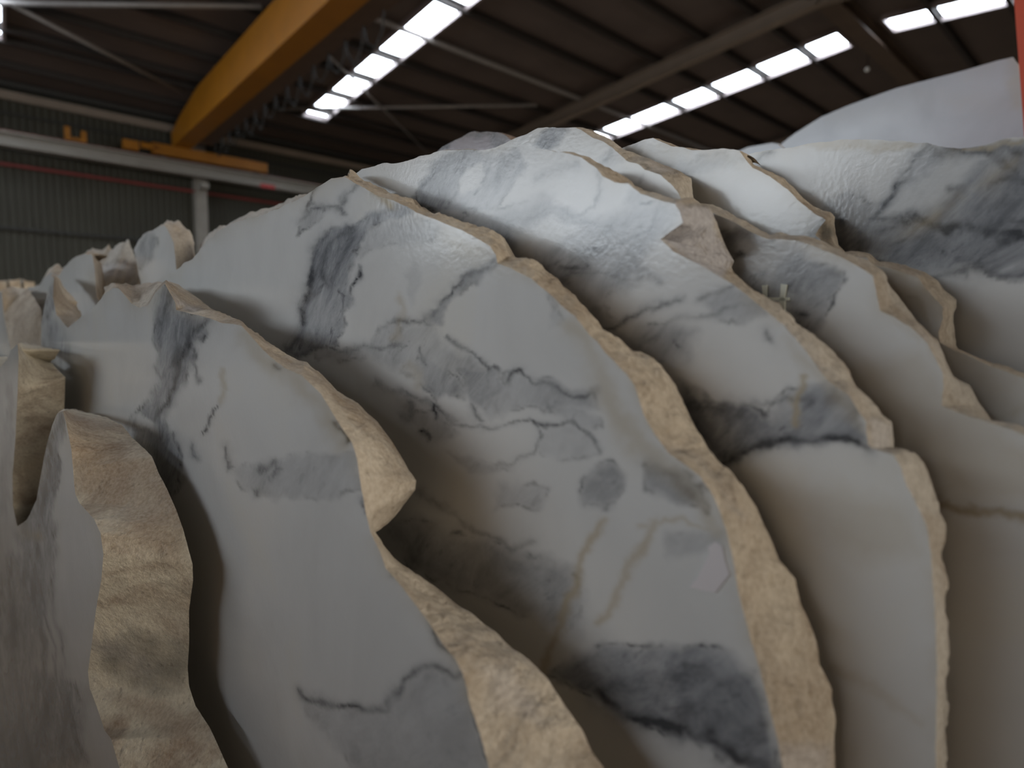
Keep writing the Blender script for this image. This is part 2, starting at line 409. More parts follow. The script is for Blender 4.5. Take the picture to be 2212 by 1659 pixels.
# ------------------------------------------------------------------ marble slabs
AZ = math.radians(84.6)
NS = np.array([math.sin(AZ), math.cos(AZ), 0.0]); SD = np.array([-math.cos(AZ), math.sin(AZ), 0.0])  # away; along the slab
ZB = 0.14-CAM[2]                                   # slab feet, on timber bearers
def pl(xy, d):
    r = rays(xy); t = d/(r@NS); P = r*t[:, None]
    return np.stack([P@SD, P[:, 2]], 1)
def world(sz, d):
    sz = np.asarray(sz).reshape(-1, 2); d = np.broadcast_to(np.asarray(d, float), (len(sz),))
    return CAM+NS[None, :]*d[:, None]+SD[None, :]*sz[:, 0:1]+np.array([[0, 0, 1.0]])*sz[:, 1:2]
rng = np.random.default_rng(3)
_tab = rng.random((256, 256))
def vnoise(x, y):
    xi = np.floor(x).astype(int); yi = np.floor(y).astype(int); fx = x-xi; fy = y-yi
    fx = fx*fx*(3-2*fx); fy = fy*fy*(3-2*fy)
    a = _tab[xi % 256, yi % 256]; b_ = _tab[(xi+1) % 256, yi % 256]; c = _tab[xi % 256, (yi+1) % 256]; d = _tab[(xi+1) % 256, (yi+1) % 256]
    return (a*(1-fx)+b_*fx)*(1-fy)+(c*(1-fx)+d*fx)*fy
def fbm(x, y, o=4):
    r = 0; am = 0.5
    for i in range(o):
        r = r+am*(vnoise(x*2**i+17*i, y*2**i+31*i)-0.5); am *= 0.55
    return r
def inside(px, py, poly):
    r = np.zeros(px.shape, bool); n = len(poly); j = n-1
    for i in range(n):
        xi, yi = poly[i]; xj, yj = poly[j]
        if yi != yj:
            c = ((yi > py) != (yj > py)) & (px < (xj-xi)*(py-yi)/(yj-yi)+xi)
            r ^= c
        j = i
    return r
def segdist(px, py, pts, closed=False):
    best = np.full(px.shape, 1e9); pts = list(pts)
    if closed: pts = pts+[pts[0]]
    for (x0, y0), (x1, y1) in zip(pts[:-1], pts[1:]):
        dx, dy = x1-x0, y1-y0; L = dx*dx+dy*dy+1e-9
        t = np.clip(((px-x0)*dx+(py-y0)*dy)/L, 0, 1)
        best = np.minimum(best, np.hypot(px-x0-t*dx, py-y0-t*dy))
    return best
def stone_attr(P, marks, outline_px=None, rim=0.0, rimw=18):
    q = pix(P); x, y = q[:, 0], q[:, 1]
    bad = q[:, 2] < 0.02
    wx = x+fbm(x/70+3, y/70)*46+fbm(x/17, y/17+9)*12; wy = y+fbm(x/70+50, y/70+8)*46+fbm(x/17+70, y/17)*12
    G = np.zeros(len(x)); Dk = np.zeros(len(x)); T = np.zeros(len(x))
    for mk in marks:
        if mk[0] == 'p':
            ins = inside(wx, wy, mk[1]); dd = segdist(wx, wy, mk[1], True); fe = mk[3] if len(mk) > 3 else 14
            sd = np.where(ins, dd, -dd)
            a = np.clip(0.5+sd/fe, 0, 1)*mk[2]
            G = np.maximum(G, a) if mk[2] > 0 else np.maximum(G+a, 0)
            if mk[2] > 0.2:
                rimd = np.exp(-(dd/3.2)**2)*min(0.8, mk[2]*1.3)*np.clip(0.15+3.2*fbm(x/34+15, y/34+60), 0, 1.2)
                Dk = np.maximum(Dk, rimd)
        elif mk[0] == 'v':
            dd = segdist(wx, wy, mk[1]); wdt = mk[3]
            a = np.exp(-(dd/wdt)**2)*mk[2]; a *= np.clip(0.75+1.6*fbm(x/40+5, y/40+90), 0.15, 1.3)
            Dk = np.maximum(Dk, a); G = np.maximum(G, np.exp(-(dd/(wdt*2.6))**2)*mk[2]*0.45)
        elif mk[0] == 'dp':
            ins = inside(wx, wy, mk[1]); dd = segdist(wx, wy, mk[1], True); sd = np.where(ins, dd, -dd)
            Dk = np.maximum(Dk, np.clip(0.5+sd/mk[3], 0, 1)*mk[2]*np.clip(0.8+1.2*fbm(x/40+5, y/40+90), 0.3, 1))
        elif mk[0] == 't':
            dd = segdist(wx, wy, mk[1]); T = np.maximum(T, np.exp(-(dd/mk[3])**2)*mk[2])
        elif mk[0] == 'tp':
            ins = inside(wx, wy, mk[1]); dd = segdist(wx, wy, mk[1], True); sd = np.where(ins, dd, -dd)
            T = np.maximum(T, np.clip(0.5+sd/(mk[3] if len(mk) > 3 else 30), 0, 1)*mk[2])
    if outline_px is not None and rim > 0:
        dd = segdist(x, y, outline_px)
        T = np.maximum(T, rim*np.exp(-dd/rimw)*np.clip(0.6+2.2*fbm(x/60, y/60+44), 0, 1.3))  # warm tint along the outline: oxidised edges and light glowing through thin rims
    for a in (G, Dk, T): a[bad] = 0
    return np.clip(np.stack([G, Dk, T, np.ones(len(x))], 1), 0, 1)
def set_attr(o, col):
    a = o.data.color_attributes.new('stone', 'FLOAT_COLOR', 'POINT'); a.data.foreach_set('color', col.astype(np.float32).ravel())

def slab(d, th, pairs, tail, head_far, marks, label, seed, group='rough edged marble slabs standing in a row', emarks=(), step=5.5, rough=0.0026, rim=0.35, rimw=18,
         face_m=None, edge_m=None, name='marble_slab', jit=1.0):
    """pairs: (fx, fy[, bx, by]) photo points of the polished outline and of the back rim; tail / head_far close the slab to its foot in plane metres"""
    fr, bk, vis = [], [], []
    for p in pairs:
        a = pl([p[:2]], d)[0]; fr.append(a); vis.append(1)
        bk.append(pl([p[2:4]], d+th)[0] if len(p) > 2 and p[2] is not None else a+np.array([0.0, -0.001]))
    for sz in tail+head_far:
        a = np.array(sz, float); fr.append(a); bk.append(a); vis.append(0)
    fr = np.array(fr); bk = np.array(bk); n = len(fr)
    F, B = [], []
    for i in range(n):
        j = (i+1) % n
        if vis[i] and vis[j]:
            qa = pix(world(fr[i:i+1], d))[0]; qb = pix(world(fr[j:j+1], d))[0]
            ra = pix(world(bk[i:i+1], d+th))[0]; rb = pix(world(bk[j:j+1], d+th))[0]
            k = max(1, int(max(math.hypot(qa[0]-qb[0], qa[1]-qb[1]), math.hypot(ra[0]-rb[0], ra[1]-rb[1]))/step))
            k = min(k, 120)
        else:
            k = max(1, int(np.linalg.norm(fr[j]-fr[i])/0.03))
        for t in range(k):
            u = t/k
            F.append(fr[i]*(1-u)+fr[j]*u); B.append(bk[i]*(1-u)+bk[j]*u)
    F = np.array(F); B = np.array(B); n = len(F)
    # small irregularity of the broken outline
    def jitter(Q, dd, px_amp, sd):
        P = pix(world(Q, dd)); mpp = np.clip(P[:, 2], 0.1, 3)/FPX*px_amp
        nx = fbm(Q[:, 0]*90+sd, Q[:, 1]*90, 4)+1.3*fbm(Q[:, 0]*30+sd, Q[:, 1]*30+5, 2); ny = fbm(Q[:, 0]*90+sd+40, Q[:, 1]*90+8, 4)+1.3*fbm(Q[:, 0]*30+sd+50, Q[:, 1]*30+5, 2)
        return Q+np.stack([nx*mpp, ny*mpp], 1)
    F = jitter(F, d, 9*jit, seed); B = jitter(B, d+th, 15*jit, seed+9)
    poly = F
    root = thing(name, label, 'slab', tuple(world([[float(np.median(F[:, 0])), ZB]], d+th/2)[0]), group)
    org = np.array(root.location)
    # ---- polished face
    pts = []
    gx, gy = np.meshgrid(np.arange(-30, 2245, step), np.arange(180, 1690, step))
    g = np.stack([gx.ravel(), gy.ravel()], 1)+rng.uniform(-0.8, 0.8, (gx.size, 2))
    r = rays(g); ok = (r@NS) > 0.03; g = g[ok]; sz = pl(g, d)
    ok = (sz[:, 0] < F[:, 0].max()) & (sz[:, 0] > F[:, 0].min()) & (sz[:, 1] < F[:, 1].max())
    sz = sz[ok]; gg = g[ok]
    ins = inside(sz[:, 0], sz[:, 1], poly); sz = sz[ins]; gg = gg[ins]
    opx = pix(world(F, d)); fin = (opx[:, 2] > 0.02)
    keepd = np.ones(len(gg), bool)
    # drop grid points hugging the outline
    od = opx[fin][:, :2]
    for k in range(0, len(gg), 4000):
        c = gg[k:k+4000]
        dm = np.min((c[:, None, 0]-od[None, :, 0])**2+(c[:, None, 1]-od[None, :, 1])**2, axis=1)
        keepd[k:k+4000] = dm > (step*0.45)**2
    sz = sz[keepd]
    cs, cz_ = np.meshgrid(np.arange(F[:, 0].min(), F[:, 0].max(), 0.08), np.arange(F[:, 1].min(), F[:, 1].max(), 0.08))
    c = np.stack([cs.ravel(), cz_.ravel()], 1)+rng.uniform(-0.01, 0.01, (cs.size, 2)); ins = inside(c[:, 0], c[:, 1], poly); c = c[ins]
    q = pix(world(c, d)); off = ~((q[:, 0] > -30) & (q[:, 0] < 2245) & (q[:, 1] > 180) & (q[:, 1] < 1690) & (q[:, 2] > 0.02)); c = c[off]
    allp = np.concatenate([F, sz, c]); nb = len(F)
    vs, es, fs, _, _, _ = delaunay_2d_cdt([Vector((float(a), float(b_))) for a, b_ in allp], [(i, (i+1) % nb) for i in range(nb)], [], 0, 1e-7)
    vs = np.array([(p.x, p.y) for p in vs]); fs = np.array([t for t in fs if len(t) == 3])
    ce = vs[fs].mean(axis=1); fs = fs[inside(ce[:, 0], ce[:, 1], poly)]
    W = world(vs, d)
    a, b_, c_ = W[fs[:, 0]], W[fs[:, 1]], W[fs[:, 2]]
    flip = np.einsum('ij,j->i', np.cross(b_-a, c_-a), NS) > 0
    fs[flip] = fs[flip][:, ::-1]
    fo = link_mesh('polished_face', W-org, fs, face_m or marble_face('marble_face', seed=seed), root)
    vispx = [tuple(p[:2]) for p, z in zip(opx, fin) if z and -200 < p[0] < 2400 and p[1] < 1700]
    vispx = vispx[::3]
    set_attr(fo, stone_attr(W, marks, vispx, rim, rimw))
    # ---- broken edge: lofted between the polished outline and the back rim
    R = 11
    Fn = np.roll(F, -1, 0)-np.roll(F, 1, 0); nrm = np.stack([Fn[:, 1], -Fn[:, 0]], 1)
    ln = np.linalg.norm(nrm, axis=1, keepdims=True); nrm = nrm/np.maximum(ln, 1e-9)
    area2 = np.sum(F[:, 0]*np.roll(F[:, 1], -1)-np.roll(F[:, 0], -1)*F[:, 1])
    if area2 < 0: nrm = -nrm
    for _ in range(3): nrm = (nrm+np.roll(nrm, 1, 0)+np.roll(nrm, -1, 0))/3
    EV = []
    for k in range(R+1):
        t = k/R
        Q = F*(1-t)+B*t
        P = world(Q, d+th*t)
        wdw = math.sin(math.pi*t)**0.8
        hh = np.array([noise.ridged_multi_fractal(Vector((p[0]*22+seed, p[1]*22, p[2]*22)), 0.9, 2.1, 4, 1.0, 2.0)-1.1 for p in P])
        h2 = np.array([noise.fractal(Vector((p[0]*120+seed, p[1]*120, p[2]*120)), 0.9, 2.1, 4) for p in P])
        amp = rough*(hh*0.8+h2*0.5)*wdw+rough*0.6*wdw
        Q2 = Q+nrm*amp[:, None]
        EV.append(world(Q2, d+th*t))
    EV = np.array(EV); nn = n
    ef = []
    for k in range(R):
        for i in range(nn):
            j = (i+1) % nn
            ef.append((k*nn+i, k*nn+j, (k+1)*nn+j, (k+1)*nn+i) if area2 > 0 else (k*nn+i, (k+1)*nn+i, (k+1)*nn+j, k*nn+j))
    flat = EV.reshape(-1, 3)
    eo = link_mesh('broken_edge', flat-org, ef, edge_m or marble_edge('marble_broken_edge', seed), root, True)
    set_attr(eo, stone_attr(flat, emarks))
    # ---- sawn back
    vs, es, fs, _, _, _ = delaunay_2d_cdt([Vector((float(a), float(b_))) for a, b_ in B], [(i, (i+1) % n) for i in range(n)], [], 0, 1e-7)
    vs = np.array([(p.x, p.y) for p in vs]); fs = np.array([t for t in fs if len(t) == 3]); ce = vs[fs].mean(axis=1); fs = fs[inside(ce[:, 0], ce[:, 1], B)]
    W = world(vs, d+th); a, b_, c_ = W[fs[:, 0]], W[fs[:, 1]], W[fs[:, 2]]
    flip = np.einsum('ij,j->i', np.cross(b_-a, c_-a), NS) < 0; fs[flip] = fs[flip][:, ::-1]
    link_mesh('sawn_back', W-org, fs, m_back, root)
    return root, org
m_back = plain('marble_sawn_back', (0.50, 0.44, 0.35), 0.7, 0, 0.25, 14)

# unseen rough block, added across the aisle, behind the photographer; it closes off the low light
bl = world([[0.9, 0]], -1.85)[0]; bl[2] = 0
v, f = [], []
nx_, ny_ = 24, 14
def blockpt(u, s_, z):
    k = noise.fractal(Vector((u*2, s_*2, z*2)), 1.0, 2.0, 4)*0.06
    return NS*(u+k)+SD*(s_+k)+np.array([0, 0, z+(k if z > 0.3 else 0)])
def patch(fn, n1, n2):
    n = len(v)
    for i in range(n1+1):
        for j in range(n2+1): v.append(fn(i/n1, j/n2))
    for i in range(n1):
        for j in range(n2): f.append((n+i*(n2+1)+j, n+(i+1)*(n2+1)+j, n+(i+1)*(n2+1)+j+1, n+i*(n2+1)+j+1))
HB = 1.84
patch(lambda a, b_: blockpt(0.5, 2.2-4.0*a, HB*b_), 24, 14); patch(lambda a, b_: blockpt(-0.5, -1.8+4.0*a, HB*b_), 24, 14)
patch(lambda a, b_: blockpt(0.5-a, -1.8, HB*b_), 8, 14); patch(lambda a, b_: blockpt(-0.5+a, 2.2, HB*b_), 8, 14); patch(lambda a, b_: blockpt(0.5-a, 2.2-4.0*b_, HB), 8, 24)
o = link_mesh('unseen_light_blocker', v, f, plain('blocker_brown', (0.30, 0.23, 0.16), 0.9, 0, 0.3, 3, 0.5), None, True); o.location = bl
tag(o, 'unseen brown block added across the aisle to cut the low light', 'light blocker'); o['kind'] = 'thing'

def down(d, px, wob=0.02):
    s, z = pl([px], d)[0]
    return [(s+wob*math.sin(k*2.1), z+(ZB-z)*k/6) for k in range(1, 6)]+[(s, ZB), (2.7, ZB)]
GA = 'rough edged marble slabs standing in a row'

# --- slab A: nearest
dA = 0.070
A = [(-60, 800), (-20, 772), (2, 792), (16, 775), (24, 756), (38, 742, 52, 740), (40, 775, 102, 775), (38, 850, 141, 815), (33, 950, 139, 880), (27, 1030, 135, 960), (28, 1090, 120, 1060), (37, 1137, 90, 1150),
     (59, 1122), (79, 1079), (90, 1015), (102, 955), (113, 918), (124, 893, 140, 886), (136, 889, 165, 885), (143, 915, 226, 900), (149, 945, 262, 916), (154, 970, 285, 945), (158, 1016, 328, 986), (160, 1045, 341, 1020),
     (163, 1068, 362, 1061), (172, 1088, 380, 1099), (203, 1120, 396, 1142), (217, 1151, 407, 1185), (223, 1196, 416, 1219), (219, 1253, 417, 1255), (207, 1320, 408, 1318),
     (199, 1386, 409, 1386), (190, 1450, 406, 1442), (194, 1487, 409, 1483), (208, 1524, 423, 1526), (226, 1578, 452, 1570), (240, 1596, 466, 1600), (258, 1659, 492, 1659), (275, 1720, 520, 1720)]
mA = [('v', [(75, 960), (60, 1060), (48, 1120)], 0.8, 6), ('v', [(20, 1200), (22, 1350), (30, 1480)], 0.7, 5), ('v', [(80, 1180), (76, 1300), (90, 1440), (100, 1560)], 0.8, 5), ('v', [(120, 1200), (122, 1320), (140, 1450), (165, 1600)], 0.5, 4), ('v', [(0, 1250), (2, 1400), (8, 1600)], 0.6, 5), ('v', [(120, 930), (118, 1040), (122, 1150)], 0.6, 3), ('p', [(10, 1200), (60, 1190), (70, 1440), (20, 1500)], 0.5, 16),
      ('p', [(113, 918), (124, 890), (133, 893), (130, 1000), (112, 1150), (60, 1180), (45, 1130), (80, 1080), (100, 960)], 0.75, 8),
      ('p', [(35, 1140), (128, 1130), (125, 1200), (112, 1290), (70, 1400), (50, 1300)], 0.55, 20),
      ('p', [(-40, 1500), (60, 1450), (170, 1480), (185, 1659), (-40, 1700)], 0.7, 30),
      ('v', [(128, 900), (106, 1010), (100, 1120)], 0.9, 4), ('v', [(60, 1200), (62, 1290), (90, 1390)], 0.7, 4), ('v', [(90, 1250), (100, 1350), (128, 1480)], 0.6, 3),
      ('v', [(40, 1560), (60, 1610), (70, 1700)], 0.8, 8), ('v', [(140, 1500), (150, 1560), (180, 1640)], 0.5, 6), ('p', [(20, 830), (30, 830), (22, 1100), (0, 1100)], 0.3, 10), ('t', [(60, 1150), (90, 1160)], 0.6, 14)]
eA = [('tp', [(150, 960), (220, 970), (330, 1010), (370, 1090), (400, 1200), (405, 1250), (340, 1190), (270, 1120), (170, 1070)], 0.75, 30),
      ('dp', [(200, 1390), (290, 1370), (409, 1380), (409, 1490), (330, 1500), (215, 1440)], 0.6, 30), ('tp', [(220, 1500), (330, 1510), (430, 1560), (400, 1620), (300, 1560)], 0.8, 30),  # lower dark zone: vein band plus painted shade of the down-facing edge
      ('v', [(205, 1392), (260, 1410), (320, 1450)], 0.7, 8)]
slab(dA, 0.035, A, down(dA, A[-1][:2]), [(2.7, -0.06)], mA, 'nearest marble slab at lower left, thick cream edge with brown crust and blue grey streaks', 1.3, emarks=eA, edge_m=marble_edge('marble_break_cream', 1.3, (0.86, 0.79, 0.64), (0.42, 0.31, 0.22)), step=5, rough=0.0011, rim=0.25, jit=0.3)

# --- slab B
dB = 0.120
B_ = [(-60, 640), (-20, 634), (4, 630, 25, 620), (8, 680, 62, 624), (20, 740, 90, 672), (35, 800, 95, 760), (50, 850, 97, 850), (80, 860), (88, 800), (89, 700), (98, 650), (110, 600, 114, 592), (117, 598, 130, 604), (114, 640, 152, 642),
      (122, 680, 174, 672), (147, 707, 180, 692), (184, 678), (206, 662), (228, 634, 224, 622), (245, 621, 240, 610), (256, 624, 250, 611), (270, 640, 268, 614), (285, 657, 285, 615), (300, 664, 303, 612), (318, 660, 325, 610), (340, 630, 345, 609),
      (357, 613, 366, 610), (366, 630, 385, 614), (379, 655, 414, 633), (381, 668, 440, 652), (414, 677, 463, 671), (452, 685, 482, 680), (482, 698, 505, 689), (522, 704, 526, 702), (544, 728, 550, 720), (571, 758, 598, 755), (612, 793, 644, 780),
      (653, 812, 663, 782), (672, 830, 690, 807), (693, 848, 728, 845), (720, 896, 772, 869), (740, 926, 815, 910), (761, 956, 842, 948), (772, 990, 872, 995), (780, 1049, 901, 1040), (785, 1075, 899, 1060),
      (790, 1106, 885, 1080), (796, 1130, 853, 1118), (801, 1150, 808, 1153), (810, 1170, 816, 1166), (821, 1192, 853, 1207), (834, 1229, 901, 1242), (872, 1273, 948, 1273), (900, 1311, 989, 1305), (929, 1349, 1021, 1324),
      (960, 1395, 1068, 1362), (985, 1425, 1103, 1398), (1000, 1455, 1141, 1425), (1010, 1490, 1181, 1465), (1015, 1520, 1221, 1525), (1028, 1560, 1256, 1575), (1040, 1600, 1276, 1620), (1057, 1659, 1303, 1659), (1075, 1720, 1330, 1720)]
mB = [('p', [(330, 640), (365, 615), (378, 655), (400, 680), (455, 690), (450, 720), (425, 740), (412, 800), (380, 860), (365, 900), (385, 950), (400, 1010), (370, 1090), (320, 1010), (290, 940), (320, 860), (345, 800), (345, 760), (335, 700)], 0.62, 18),
      ('v', [(455, 695), (425, 715), (400, 755), (390, 790), (370, 840), (345, 900)], 0.9, 6), ('v', [(343, 800), (346, 828), (375, 805), (392, 770)], 0.55, 3.5), ('v', [(420, 730), (418, 780), (428, 830)], 0.6, 2.5),
      ('v', [(372, 620), (352, 700), (344, 680)], 0.6, 6), ('p', [(305, 900), (345, 900), (345, 930), (310, 930)], -0.6, 10),
      ('v', [(470, 880), (460, 925), (452, 940)], 0.7, 3), ('v', [(492, 965), (500, 1010)], 0.6, 4), ('v', [(385, 935), (396, 985)], 0.6, 4), ('v', [(425, 960), (430, 985)], 0.7, 4),
      ('p', [(500, 1015), (560, 1000), (650, 985), (775, 985), (785, 1060), (700, 1085), (600, 1075), (515, 1050)], 0.30, 16), ('v', [(560, 1012), (590, 1000), (597, 1018), (575, 1030)], 0.6, 5), ('v', [(545, 1050), (550, 1062)], 0.5, 5),
      ('v', [(640, 1490), (720, 1525), (780, 1535), (838, 1530), (860, 1500), (900, 1465), (935, 1440), (990, 1455)], 0.65, 6), ('p', [(640, 1500), (740, 1535), (835, 1535), (930, 1445), (1000, 1470), (1060, 1700), (800, 1700)], 0.28, 24),
      ('v', [(726, 905), (742, 932), (757, 958)], 1.0, 3), ('v', [(788, 1086), (793, 1106)], 1.0, 3), ('v', [(838, 1232), (842, 1256)], 0.9, 3), ('v', [(838, 1232), (870, 1262)], 0.7, 4), ('v', [(600, 782), (612, 790)], 0.9, 2.5),
      ('v', [(932, 1352), (958, 1390), (985, 1425)], 0.8, 3.5), ('v', [(1012, 1480), (1020, 1540), (1045, 1640)], 0.8, 3),
      ('p', [(90, 680), (140, 700), (150, 800), (100, 800)], 0.45, 26), ('p', [(100, 620), (120, 600), (118, 650), (100, 690)], 0.35, 12), ('t', [(475, 800), (480, 840), (478, 870)], 0.35, 7), ('t', [(530, 720), (620, 800), (700, 870), (750, 960)], 0.35, 26)]
eB = [('p', [(366, 640), (400, 655), (440, 668), (420, 672), (385, 668)], 0.55, 12), ('tp', [(400, 625), (470, 670), (525, 702), (480, 685), (430, 655)], 0.8, 14), ('tp', [(90, 640), (60, 640), (30, 740), (90, 760)], 0.35, 30),
      ('tp', [(820, 985), (860, 1010), (850, 1060), (810, 1060)], 0.5, 20), ('tp', [(806, 1110), (890, 1060), (895, 1080), (830, 1140)], 0.5, 14), ('p', [(1040, 1440), (1100, 1440), (1160, 1500), (1180, 1560), (1060, 1520)], 0.35, 40), ('tp', [(270, 630), (310, 620), (315, 650), (285, 655)], 0.5, 14)]
slab(dB, 0.030, B_, down(dB, B_[-1][:2]), [(2.7, 0.03)], mB, 'second marble slab from the left, one grey vein band and speckled tan edge', 2.9, emarks=eB, step=4.5, rough=0.0026, rim=0.30, jit=0.55)

# --- slab C: the large central one
dC = 0.171
C_ = [(-60, 645), (0, 650), (50, 632), (80, 628), (95, 600, 106, 585), (110, 590, 125, 572), (128, 596), (138, 575), (150, 564), (172, 550), (187, 548, 192, 546), (200, 556, 205, 552), (204, 580, 219, 572), (206, 610, 226, 606), (208, 640, 230, 650),
      (235, 700), (320, 640), (340, 607), (380, 585), (415, 560), (450, 516), (500, 481), (565, 463), (645, 434), (668, 414), (694, 398), (716, 386), (745, 384, 757, 381), (775, 398, 785, 392), (820, 425, 828, 413), (853, 434, 858, 425),
      (880, 444, 898, 433), (898, 458, 910, 450), (940, 474, 945, 467), (990, 494, 1000, 487), (1030, 510, 1062, 500), (1060, 530, 1090, 516), (1072, 550, 1104, 540), (1075, 568, 1115, 562), (1106, 582, 1146, 573), (1150, 603, 1170, 585), (1168, 620, 1191, 603),
      (1200, 646, 1226, 635), (1225, 668, 1266, 670), (1241, 680, 1290, 702), (1273, 724, 1325, 732), (1290, 738, 1350, 748), (1308, 762, 1386, 766), (1336, 792, 1420, 786), (1355, 812, 1445, 812), (1371, 835, 1460, 838), (1391, 895, 1476, 880),
      (1404, 920, 1488, 905), (1416, 940, 1501, 925), (1446, 978, 1546, 990), (1480, 1003, 1581, 1025), (1516, 1033, 1606, 1050), (1536, 1060, 1620, 1075), (1551, 1092, 1636, 1100), (1571, 1150, 1661, 1160), (1580, 1190, 1681, 1210),
      (1586, 1220, 1716, 1250), (1596, 1280, 1728, 1300), (1608, 1330, 1756, 1365), (1621, 1380, 1771, 1435), (1640, 1440, 1798, 1490), (1655, 1500, 1803, 1555), (1671, 1570, 1800, 1600), (1684, 1625, 1799, 1630), (1691, 1659, 1802, 1659), (1700, 1720, 1810, 1720)]
mC = [('p', [(835, 455), (890, 430), (908, 448), (880, 466), (800, 492), (765, 530), (745, 560), (752, 600), (768, 640), (740, 670), (735, 740), (690, 755), (640, 765), (612, 752), (645, 700), (670, 640), (665, 580), (680, 530), (705, 500), (770, 470)], 0.80, 16),
      ('v', [(700, 510), (680, 545), (668, 600), (668, 640), (650, 690), (622, 745)], 0.8, 8), ('v', [(760, 480), (720, 520), (700, 570), (705, 620)], 0.55, 7), ('v', [(765, 575), (772, 600), (762, 625)], 0.9, 3), ('v', [(738, 625), (748, 632)], 0.9, 4),
      ('p', [(780, 505), (880, 470), (960, 490), (930, 520), (860, 535), (800, 545), (760, 560)], 0.30, 22), ('v', [(838, 455), (860, 440), (900, 445)], 0.7, 6),
      ('v', [(648, 455), (664, 432), (690, 402)], 0.6, 4), ('v', [(640, 472), (665, 452), (700, 455), (735, 460)], 0.6, 5), ('v', [(725, 450), (745, 425), (775, 400)], 0.55, 3.5), ('p', [(640, 450), (668, 440), (700, 450), (690, 475), (640, 500)], 0.35, 16),
      ('v', [(1080, 562), (1050, 578), (1020, 592), (985, 612), (960, 650), (935, 672), (890, 685), (840, 690)], 0.6, 4.5), ('p', [(1070, 555), (1080, 575), (1030, 605), (990, 630), (968, 665), (950, 700), (925, 690), (900, 690), (965, 640), (1000, 600), (1040, 570)], 0.5, 14),
      ('p', [(960, 660), (930, 690), (960, 735), (1010, 765), (1050, 800), (1040, 850), (980, 860), (900, 830), (860, 790), (800, 770), (760, 775), (690, 780), (680, 755), (740, 752), (830, 742), (870, 700), (920, 672)], 0.34, 26),
      ('v', [(615, 760), (700, 752), (760, 756), (820, 745), (850, 735)], 0.45, 6), ('v', [(975, 728), (1010, 756), (1030, 775), (1047, 795)], 0.6, 4), ('v', [(900, 755), (912, 790)], 0.6, 4),
      ('v', [(1090, 822), (1120, 808), (1150, 830), (1200, 842), (1240, 856), (1290, 850)], 0.7, 4.5), ('p', [(1030, 830), (1090, 812), (1180, 825), (1290, 845), (1290, 885), (1180, 885), (1130, 880), (1050, 900), (1030, 870)], 0.36, 22),
      ('v', [(960, 905), (1000, 912), (1060, 918), (1120, 912), (1150, 912)], 0.5, 3), ('v', [(1150, 912), (1165, 940), (1150, 975), (1100, 1000)], 0.45, 3.5), ('v', [(1150, 915), (1230, 910), (1270, 940), (1305, 970)], 0.55, 4), ('p', [(1150, 920), (1230, 912), (1270, 940), (1310, 975), (1250, 990), (1170, 975)], 0.22, 20),
      ('p', [(960, 975), (1090, 1000), (1110, 1010), (1000, 1020)], 0.25, 16),
      ('p', [(1245, 1060), (1260, 1030), (1330, 990), (1350, 1020), (1310, 1090), (1260, 1090)], 0.42, 26), ('p', [(1390, 1000), (1450, 1010), (1510, 1050), (1530, 1100), (1460, 1090), (1400, 1050)], 0.5, 26), ('v', [(1400, 1000), (1440, 1020), (1500, 1070)], 0.35, 9),
      ('t', [(1310, 1120), (1285, 1160), (1255, 1200), (1250, 1260), (1215, 1330), (1200, 1410), (1180, 1445)], 0.6, 10), ('t', [(1420, 1130), (1390, 1190), (1370, 1225), (1330, 1290), (1290, 1345)], 0.5, 10), ('t', [(1380, 1140), (1460, 1130), (1530, 1145)], 0.4, 7),
      ('p', [(830, 1120), (1000, 1150), (1130, 1190), (1250, 1240), (1250, 1380), (1150, 1330), (1000, 1270), (880, 1220)], 0.45, 40), ('v', [(900, 1060), (1000, 1130), (1100, 1180), (1145, 1165)], 0.35, 7),
      ('p', [(1190, 1450), (1300, 1400), (1430, 1395), (1560, 1410), (1630, 1450), (1650, 1520), (1680, 1620), (1690, 1700), (1600, 1650), (1500, 1615), (1400, 1575), (1290, 1520)], 0.72, 30),
      ('v', [(1290, 1500), (1400, 1560), (1520, 1600), (1600, 1640), (1690, 1660)], 0.85, 15), ('v', [(1470, 1430), (1520, 1440), (1560, 1470)], 0.5, 8), ('p', [(1440, 1160), (1560, 1150), (1560, 1180), (1440, 1210)], 0.3, 22),
      ('p', [(880, 890), (960, 880), (990, 930), (930, 960)], 0.3, 24), ('p', [(1000, 800), (1060, 790), (1090, 830), (1040, 880), (1000, 860)], 0.5, 14), ('p', [(820, 700), (860, 690), (880, 720), (850, 760), (800, 745)], 0.35, 12), ('p', [(880, 600), (905, 560), (915, 620), (890, 660)], 0.15, 12),
      ('p', [(1180, 600), (1200, 660), (1230, 690), (1190, 700)], 0.22, 20), ('p', [(1070, 1040), (1180, 1060), (1160, 1100), (1060, 1090)], 0.3, 22), ('p', [(900, 760), (960, 790), (1010, 850), (930, 860), (890, 810)], 0.45, 16), ('p', [(1180, 870), (1260, 880), (1300, 930), (1230, 930)], 0.3, 18),
      ('v', [(870, 850), (930, 870), (990, 905)], 0.5, 4), ('v', [(1010, 870), (1030, 900)], 0.6, 4), ('v', [(880, 870), (884, 900)], 0.7, 5), ('v', [(928, 868), (934, 900)], 0.8, 4), ('v', [(905, 925), (920, 945)], 0.7, 6), ('v', [(820, 820), (870, 850), (930, 880), (1000, 900)], 0.3, 5),
      ('t', [(880, 790), (900, 830)], 0.3, 12), ('t', [(860, 640), (870, 680), (850, 720)], 0.3, 9), ('t', [(800, 410), (840, 445)], 0.9, 9), ('t', [(960, 500), (1000, 540), (1050, 545)], 0.3, 26), ('t', [(1240, 700), (1290, 790), (1330, 900), (1400, 980), (1500, 1060), (1550, 1150)], 0.35, 26)]
